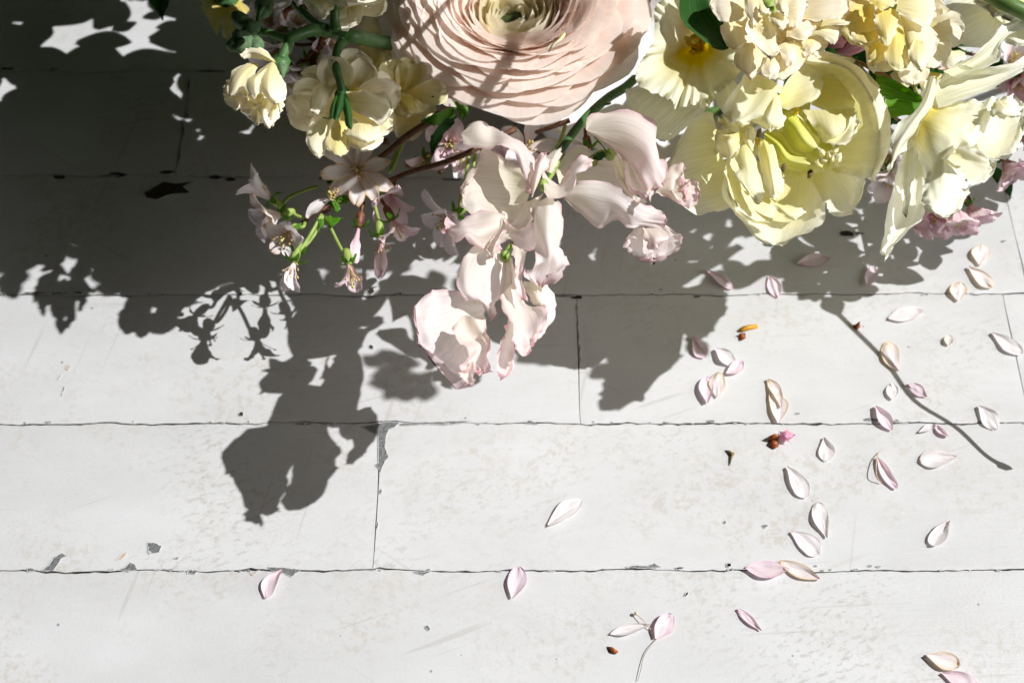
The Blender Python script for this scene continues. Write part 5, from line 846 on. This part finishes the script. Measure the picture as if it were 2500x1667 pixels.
cb3 = thing('cherry_branch', 'shaded cherry blossom hanging behind the branching stock stem at the top left', 'cherry branch', fp(fZ, 1650, 300, 70))
part('twig', ftube(fZ, [(1900, 100, 84), (1640, 440, 80), (1600, 560, 76), (1500, 640, 72)], [1.7, 1.6, 1.4, 1.2]), 'calyx', cb3); part('twig', ftube(fZ, [(1900, 100, 84), (1300, 80, 82), (1180, 240, 78), (1150, 330, 76)], [1.7, 1.5, 1.5, 1.2]), 'calyx', cb3)
for x, y, ax, L, ro in ((1480, 720, (-.2, -.8, .4), 17, .2), (1130, 560, (-.2, -.6, .6), 18, .9), (1560, 820, (.1, -.8, .3), 16, .5), (1720, 520, (.5, -.1, .7), 15, 0), (1080, 300, (-.3, .2, .8), 16, 1.2), (1340, 300, (.2, .3, .8), 15, .4), (1950, 250, (.2, .2, .8), 16, .3), (1330, 840, (-.3, -.8, .4), 14, .3)):
    blossom(cb3, fZ, x, y, 72, ax, [(1600, 500, 78), ((x + 1600) / 2, (y + 480) / 2, 76)], L=L, W=10, op=(20, 70), n=7, mat='cherry', cal='calyx', roll=ro)
part('bud', blob(fp(fZ, 1640, 700, 76), 3.4, (.1, -1, .1), 1.2, lump=.3), 'cherryt', cb3)

cb2 = thing('cherry_branch', 'pink cherry blossom cluster tucked under the side facing daffodil at the right', 'cherry branch', fp(fC, 900, 1100, 40))
part('twig', ftube(fC, [(500, 300, 60), (700, 600, 52), (860, 900, 46), (880, 1180, 42)], [1.6, 1.4, 1.2, 1]), 'bark', cb2)
for x, y, z, ax, mt in ((720, 1240, 40, (-.4, -.9, .3), 'cherryp'), (820, 1250, 42, (0, -.95, .3), 'cherryp'), (900, 1230, 38, (.4, -.9, .2), 'cherryp'), (660, 1250, 36, (-.6, -.7, .3), 'cherryp'), (1130, 380, 58, (.1, .3, .9), 'cherry'), (1150, 480, 58, (.2, -.6, .7), 'cherryp'), (1210, 460, 56, (.6, -.3, .6), 'cherryp'), (1210, 830, 54, (.6, -.3, .6), 'cherryp'), (1110, 960, 52, (.3, -.8, .4), 'cherryp'), (440, 930, 46, (-.5, -.4, .6), 'cherry'), (420, 1030, 44, (-.2, -.8, .5), 'cherry'), (1220, 700, 54, (.8, 0, .4), 'cherryp'), (420, 290, 58, (0, 0, 1), 'cherry'), (620, 320, 60, (.2, 0, 1), 'cherryt')):
    blossom(cb2, fC, x, y, z, ax, [(880, min(1180, y - 60), z + 2), ((x + 880) / 2, (y + min(1180, y - 60)) / 2, z + 1)], L=15, W=9.5, op=(20, 65), n=7, mat=mt, cal='calyx', sep='leafl', roll=x)
for rows in ([[(1040, 1010), (1060, 1000)], [(1050, 1080), (1120, 1040)], [(1100, 1130), (1160, 1100)], [(1140, 1190), (1145, 1190)]], [[(1030, 1050), (1040, 1020)], [(1080, 1110), (1120, 1080)], [(1110, 1150), (1135, 1150)]]):
    part('leaf', sheet(rows, fC, 44, n=8, m=6, jag=1.2), 'leafd', cb2)
fil = thing('leaf_sprig', 'dark green leaves and pale bud glimpsed between the yellow stock and the daffodil', 'leaves', P(2200, 200, 45))
for rows, z, mt in (([[(1500, 400), (1510, 430)], [(1650, 440), (1640, 470)], [(1860, 500), (1850, 520)]], 72, 'leafd'), ([[(1640, 440), (1660, 460)], [(1740, 380), (1780, 450)], [(1850, 355), (1880, 440)], [(1895, 400), (1895, 430)]], 74, 'leafd'), ([[(1240, 580), (1340, 560)], [(1280, 700), (1400, 680)], [(1340, 760), (1400, 740)]], 58, 'leafd'), ([[(1480, 500), (1520, 480)], [(1480, 600), (1560, 560)], [(1500, 690), (1520, 690)]], 56, 'leafd'), ([[(1380, 10), (1590, -20)], [(1440, 40), (1570, 60)], [(1470, 90), (1560, 90)]], 80, 'leafl'), ([[(1440, 90), (1560, 80)], [(1430, 130), (1550, 150)]], 66, 'leafd')):
    part('leaf', sheet(rows, fV, z, n=8, m=8, jag=.8), mt, fil)
for k, (x, y, w, h, a, z, mt) in enumerate(((520, 380, 300, 170, 10, 70, 'calyxp'), (700, 440, 320, 180, -15, 66, 'calyxp'), (830, 380, 200, 200, 40, 62, 'leafd'), (420, 330, 200, 160, 60, 66, 'leafd'), (1000, 640, 220, 120, 30, 64, 'leafd'), (1180, 760, 240, 150, 60, 52, 'leafl'), (1420, 560, 240, 140, 20, 54, 'leafd'), (1560, 700, 260, 150, -30, 50, 'leafd'), (1440, 850, 240, 160, 80, 48, 'leafd'), (1650, 380, 240, 130, -20, 62, 'leafd'), (1380, 260, 260, 160, 70, 64, 'leafd'), (950, 520, 260, 150, -40, 58, 'leafd'), (1250, 640, 220, 140, 100, 56, 'leafd'), (600, 400, 420, 300, 20, 56, 'leafd'), (760, 520, 420, 260, -10, 54, 'leafd'), (560, 300, 340, 200, -30, 58, 'calyxp'), (1150, 900, 400, 300, 40, 44, 'leafd'), (1000, 760, 360, 260, 70, 46, 'leafd'), (1350, 700, 420, 300, 10, 44, 'leafd'), (1600, 560, 400, 260, -20, 46, 'leafd'), (2050, 700, 380, 260, 30, 56, 'leafd'), (2200, 560, 380, 260, -30, 54, 'leafd'))):
    c, q = math.cos(math.radians(a)), math.sin(math.radians(a)); f = lambda u, v: (x + c * u - q * v, y + q * u + c * v)
    part('leaf', sheet([[f(-w / 2, -h / 5), f(-w / 2, h / 5)], [f(-w / 6, -h / 2), f(-w / 6, 0, ), f(-w / 6, h / 2)], [f(w / 4, -h / 2.4), f(w / 4, 0), f(w / 4, h / 2.4)], [f(w / 2, -h / 12), f(w / 2, h / 12)]], fV, z, n=10, m=8, b=2, jag=.8), mt, fil)
part('bud', join(blob(fp(fV, 1290, 770, 62), 2.6, (-.3, .8, .3), 1.5), ftube(fV, [(1290, 800, 60), (1330, 880, 56), (1380, 960, 52)], [.9, .8, .8])), 'style', fil)
part('petal', sheet([[(1550, 450), (1600, 440), (1780, 480)], [(1560, 540), (1660, 560, 2), (1800, 540)], [(1580, 640), (1640, 660), (1720, 600)]], fV, 62, rt=.2, n=8, m=8), 'stockc', fil)
part('petal', sheet([[(1380, 700), (1450, 690), (1560, 710)], [(1360, 800), (1450, 820, 2), (1560, 850)], [(1390, 930), (1430, 950), (1520, 940)]], fV, 56, rt=.2, n=8, m=8), 'stocky', fil)
part('petal', sheet([[(1050, 600), (1150, 620), (1250, 620)], [(1080, 720), (1180, 740, 2), (1260, 740)], [(1150, 860), (1200, 860), (1260, 850)]], fV, 54, rt=.2, n=8, m=8), 'stocky', fil)
tip = thing('strap_leaf', 'dark green strap leaf tip poking down from the top edge at the left', 'leaf', fp(fN, 1180, -300, 60))
part('blade', sheet([[(1060, -260), (1180, -260, -2), (1300, -260)], [(1100, -80), (1200, -60, -2), (1300, -60)], [(1150, 20), (1220, 40, -2), (1290, 50)], [(1215, 110), (1245, 160), (1265, 100)]], fN, 62, rt=.05, ruf=.3, jag=.1), 'leafd', tip)
def proj(p):
    d = np.asarray(p) - CP; k = FPX / d.dot(FW); return 1250 + d[0] * k, 833.5 - d.dot(UPV) * k
def side_z(x, y, marg=2545, z=40):
    while proj(S(x, y, z))[0] < marg and z < 240: z += 2
    return z
tp = [(1960, 680), (2060, 780), (2160, 880), (2230, 975), (2330, 1040), (2405, 1110), (2455, 1140)]
tw = thing('bare_twig', 'thin bare twig beyond the right edge casting the slanting line of shadow', 'twig', S(*tp[0], side_z(*tp[0])))
part('twig', join(tube([S(x, y, side_z(x, y)) for x, y in tp], [1.3, 1.2, 1.1, 1.0, 1.0, .9, 1.2]), blob(S(2450, 1138, side_z(2450, 1138)), 1.9, (1, -.6, -.2), 1.8, lump=.5)), 'bark', tw)

# ------------------------------------------------------------------ the rest of the bouquet, above the top edge: it shades the boards at the upper left
def clear_z(x, y, marg=130, z0=110):
    z = z0
    while proj(S(x, y, z))[1] > -marg and z < 340: z += 4
    return z
er = random.Random(77)
def leaf_at(parent, c, L, W, mat='leafd'):
    A = Vector(SUNV) + Vector((er.uniform(-.5, .5), er.uniform(-.5, .5), er.uniform(-.4, .4))); Mx = frame(A, er.uniform(0, 6.28))
    v, f, t = petal(np.zeros(3), Mx, 0, L, W, 80, 100, .2, 0, (.2, .5), ruf=.6, n=8, m=6, jag=.2, sharp=.8)
    part('leaf', (v - v.mean(0) + c, f, t), mat, parent)
lights = [(18, 36, 22, 12), (155, 84, 48, 14), (305, 18, 26, 28), (352, 92, 46, 11), (12, 188, 22, 8), (8, 218, 18, 8), (278, 140, 8, 8)]
bpy.context.view_layer.update(); DG = bpy.context.evaluated_depsgraph_get()
def shade_of(x, y):                       # the things that already keep the sun off this floor point
    p = Vector(P(x * 1.06293, y * 1.06293, 0)) + Vector((0, 0, .004)); out = []
    for _ in range(24):
        h, q, _, _, o, _ = SC.ray_cast(DG, p, SUNV)
        if not h: break
        out.append(o.parent); p = q + SUNV * .0004
    return out
def cast(objs, step=1):                   # where the given parts' own shadows fall on the floor
    out = []
    for o in objs:
        b0 = base_of(o)
        for v in list(o.data.vertices)[::step]:
            p = b0 + np.array(v.co); out.append((p - np.array(SUNV) * (p[2] / SUNV.z))[:2])
    return np.array(out)
keep = np.concatenate([cast([o for o in ran.children if o.name.startswith('petal')], 9), cast(list(lb.children), 3), cast([o for o in d1.children if o.name.startswith('trumpet')], 1)] + [cast(list(q.children), 6) for q in (b1, b2, b3, b4)])
def blocks(x, y, k):
    p = P(x * 1.06293, y * 1.06293, 0); d = (keep - p[:2]) / np.array((k * U * .62, k * U * .42)); return (np.sum(d * d, 1) < 1).sum() > 1
def dark(x, y):                            # x, y in the 2352-wide picture
    lim = 660 if x < 20 else 690 if x < 300 else 668 if x < 760 else 560
    return y < lim - 34
cells = {}
for lay in range(2):
  for gx in range(-330, 1120, 58):
    for gy in range(-330, 690, 52):
        x, y = gx + er.uniform(-20, 20) + 29 * lay, gy + er.uniform(-18, 18) + 26 * lay
        if not dark(x, y): continue
        if any(abs(x - a) < w + 20 and abs(y - b) < h + 20 for a, b, w, h in lights): continue
        o = shade_of(x, y)
        if (lay and o) or blocks(x, y, 27): continue
        cells.setdefault(((gx + 330) // 484, (gy + 330) // 512), []).append((x, y, 0))
side = {}
SB = [(1700, 660), (1770, 640), (1850, 690), (1900, 715), (1960, 700), (2010, 668), (2070, 680), (2125, 655), (2150, 600), (2205, 575), (2290, 530), (2330, 470), (2352, 380), (2352, 250), (1600, 250), (1600, 560)]
def inside(x, y, poly):
    r = False; j = len(poly) - 1
    for i in range(len(poly)):
        if (poly[i][1] > y) != (poly[j][1] > y) and x < (poly[j][0] - poly[i][0]) * (y - poly[i][1]) / (poly[j][1] - poly[i][1]) + poly[i][0]: r = not r
        j = i
    return r
for gx in range(1620, 2360, 52):
    for gy in range(400, 720, 46):
        x, y = gx + er.uniform(-16, 16), gy + er.uniform(-14, 14)
        if not all(inside(x + a, y + b, SB) for a, b in ((0, 34), (0, 0), (22, 20), (-22, 20))): continue
        if abs(x - 1745) < 85 and abs(y - 575) < 50: continue
        if shade_of(x, y): continue
        side.setdefault(0 if gx < 2000 else 1, []).append((x, y, 1))
root = np.array((bc[0], bc[1] + .03, 60 * U))
def grow(name, lab, grp, sets, size, root):
    for key, lst in sorted(sets.items()):
        lst = list(lst)
        t = thing(name, lab[key] if isinstance(lab, list) else lab, 'branch', root, grp); mid = []
        for x, y, sd in lst:
            sx, sy_ = x * 1.06293, y * 1.06293
            if sd:
                z = 40
                while proj(S(sx, sy_, z))[0] < 2590 and z < 330: z += 4
                z += er.uniform(0, 8)
            else: z = clear_z(sx, sy_) + er.uniform(0, 14)
            c = S(sx, sy_, z); mid.append(c); k = er.uniform(*size)
            leaf_at(t, c, k, k * er.uniform(.6, .85), 'leafd' if er.random() < .8 else 'leafl')
        m = np.mean(mid, 0)
        part('stem', tube([root, root * .5 + m * .5 + np.array((0, .02, .02)), m], [3, 2.4, 1.6], ns=6), 'bark', t)
LAB = 'leafy branch above the top edge whose shadow darkens the upper left boards'
grow('unseen_leafy_branch', LAB, 'leafy branches above the frame', cells, (23, 30), root)
grow('unseen_leafy_branch', ['leafy branch beyond the right edge whose shadow falls below the tulip', 'leafy branch beyond the right edge whose shadow falls below the side facing daffodil'], 'leafy branches beyond the right edge', side, (15, 20), np.array((.33, .16, 30 * U)))
bpy.context.view_layer.update(); DG = bpy.context.evaluated_depsgraph_get()
small, tall = {}, {}                       # unseen sprays, added only to shade floor still lit inside the shadow areas
for gx in range(-60, 800, 26):
    for gy in range(-60, 690, 24):
        x, y = gx + er.uniform(-6, 6), gy + er.uniform(-6, 6)
        if not dark(x, y - 20): continue
        if any(((x - a) / (w + 22)) ** 2 + ((y - b) / (h + 20)) ** 2 < 1 for a, b, w, h in lights): continue
        if blocks(x, y, 11) or shade_of(x, y): continue
        small.setdefault(0, []).append((x, y, 0))
MB = [(640, 420), (640, 680), (690, 770), (790, 826), (830, 868), (920, 930), (1000, 925), (1060, 895), (1100, 800), (1100, 420)]
for gx in range(640, 1110, 26):
    for gy in range(420, 930, 24):
        x, y = gx + er.uniform(-6, 6), gy + er.uniform(-6, 6)
        if not all(inside(x + a, y + b, MB) for a, b in ((0, 14), (0, 0), (12, 6), (-12, 6))): continue
        if abs(y - 640) < 22 and abs(x - 915) < 60: continue
        if blocks(x, y, 11) or shade_of(x, y): continue
        small.setdefault(0, []).append((x, y, 0))
TB = [(1090, 430), (1090, 690), (1160, 760), (1210, 845), (1290, 858), (1345, 846), (1390, 880), (1440, 918), (1480, 865), (1540, 852), (1600, 838), (1652, 785), (1640, 730), (1606, 700), (1700, 668), (1700, 430)]
for gx in range(1090, 1720, 30):
    for gy in range(430, 920, 26):
        x, y = gx + er.uniform(-6, 6), gy + er.uniform(-6, 6)
        if not all(inside(x + a, y + b, TB) for a, b in ((0, 14), (0, 0), (12, 6), (-12, 6))): continue
        if abs(x - 1430) < 34 and abs(y - 615) < 34 or abs(x - 1315) < 16 and abs(y - 540) < 34: continue
        if shade_of(x, y): continue
        tall.setdefault(0, []).append((x, y, 1))
for gx in range(1620, 2340, 26):
    for gy in range(430, 720, 24):
        x, y = gx + er.uniform(-6, 6), gy + er.uniform(-6, 6)
        if not all(inside(x + a, y + b, SB) for a, b in ((0, 12), (0, 0), (10, 6), (-10, 6))): continue
        if ((x - 1745) / 66) ** 2 + ((y - 577) / 30) ** 2 < 1 or shade_of(x, y): continue
        tall.setdefault(0, []).append((x, y, 1))
shady = [np.mean([v.co for v in o.data.vertices], 0) + base_of(o) for o in sb.children if o.name.startswith('petal')]
shady = [c for c in shady if proj(c)[1] < 318] + [c + np.array(d) * U for c in shady if proj(c)[1] < 318 for d in ((5, 5, 0), (-5, -4, 0))]
grow('unseen_leafy_branch', 'unseen leaf spray added above the top edge to close gaps in the upper left shadow', None, small, (11, 14), root)  # out-of-view leaves added to block sun coming through the upper shadow
grow('unseen_leafy_branch', 'unseen leaf spray added beyond the right edge to fill the shadow round the tulip', None, tall, (12, 15), np.array((.33, .16, 30 * U)))  # out-of-view leaves added to fill lit holes in the flowers' shadow

t = thing('unseen_leafy_branch', 'unseen leafed twig added above the top edge to shade the drooping cream stock bloom', 'branch', root)  # out-of-view leaves added along the sun rays to darken this bloom
mid = []
for c in shady:
    q = np.array(c) + np.array(SUNV) * .01
    while proj(q)[1] > -110 and q[2] < .30: q = q + np.array(SUNV) * .004
    f = proj(q - np.array(SUNV) * (q[2] / SUNV.z))
    if blocks(f[0] / 1.06293, f[1] / 1.06293, 9): continue
    leaf_at(t, q, er.uniform(11, 14), er.uniform(8, 10)); mid.append(q)
if mid: part('stem', tube([root, root * .5 + np.mean(mid, 0) * .5 + np.array((0, .03, .02)), np.mean(mid, 0)], [2, 1.6, 1.2], ns=6), 'bark', t)
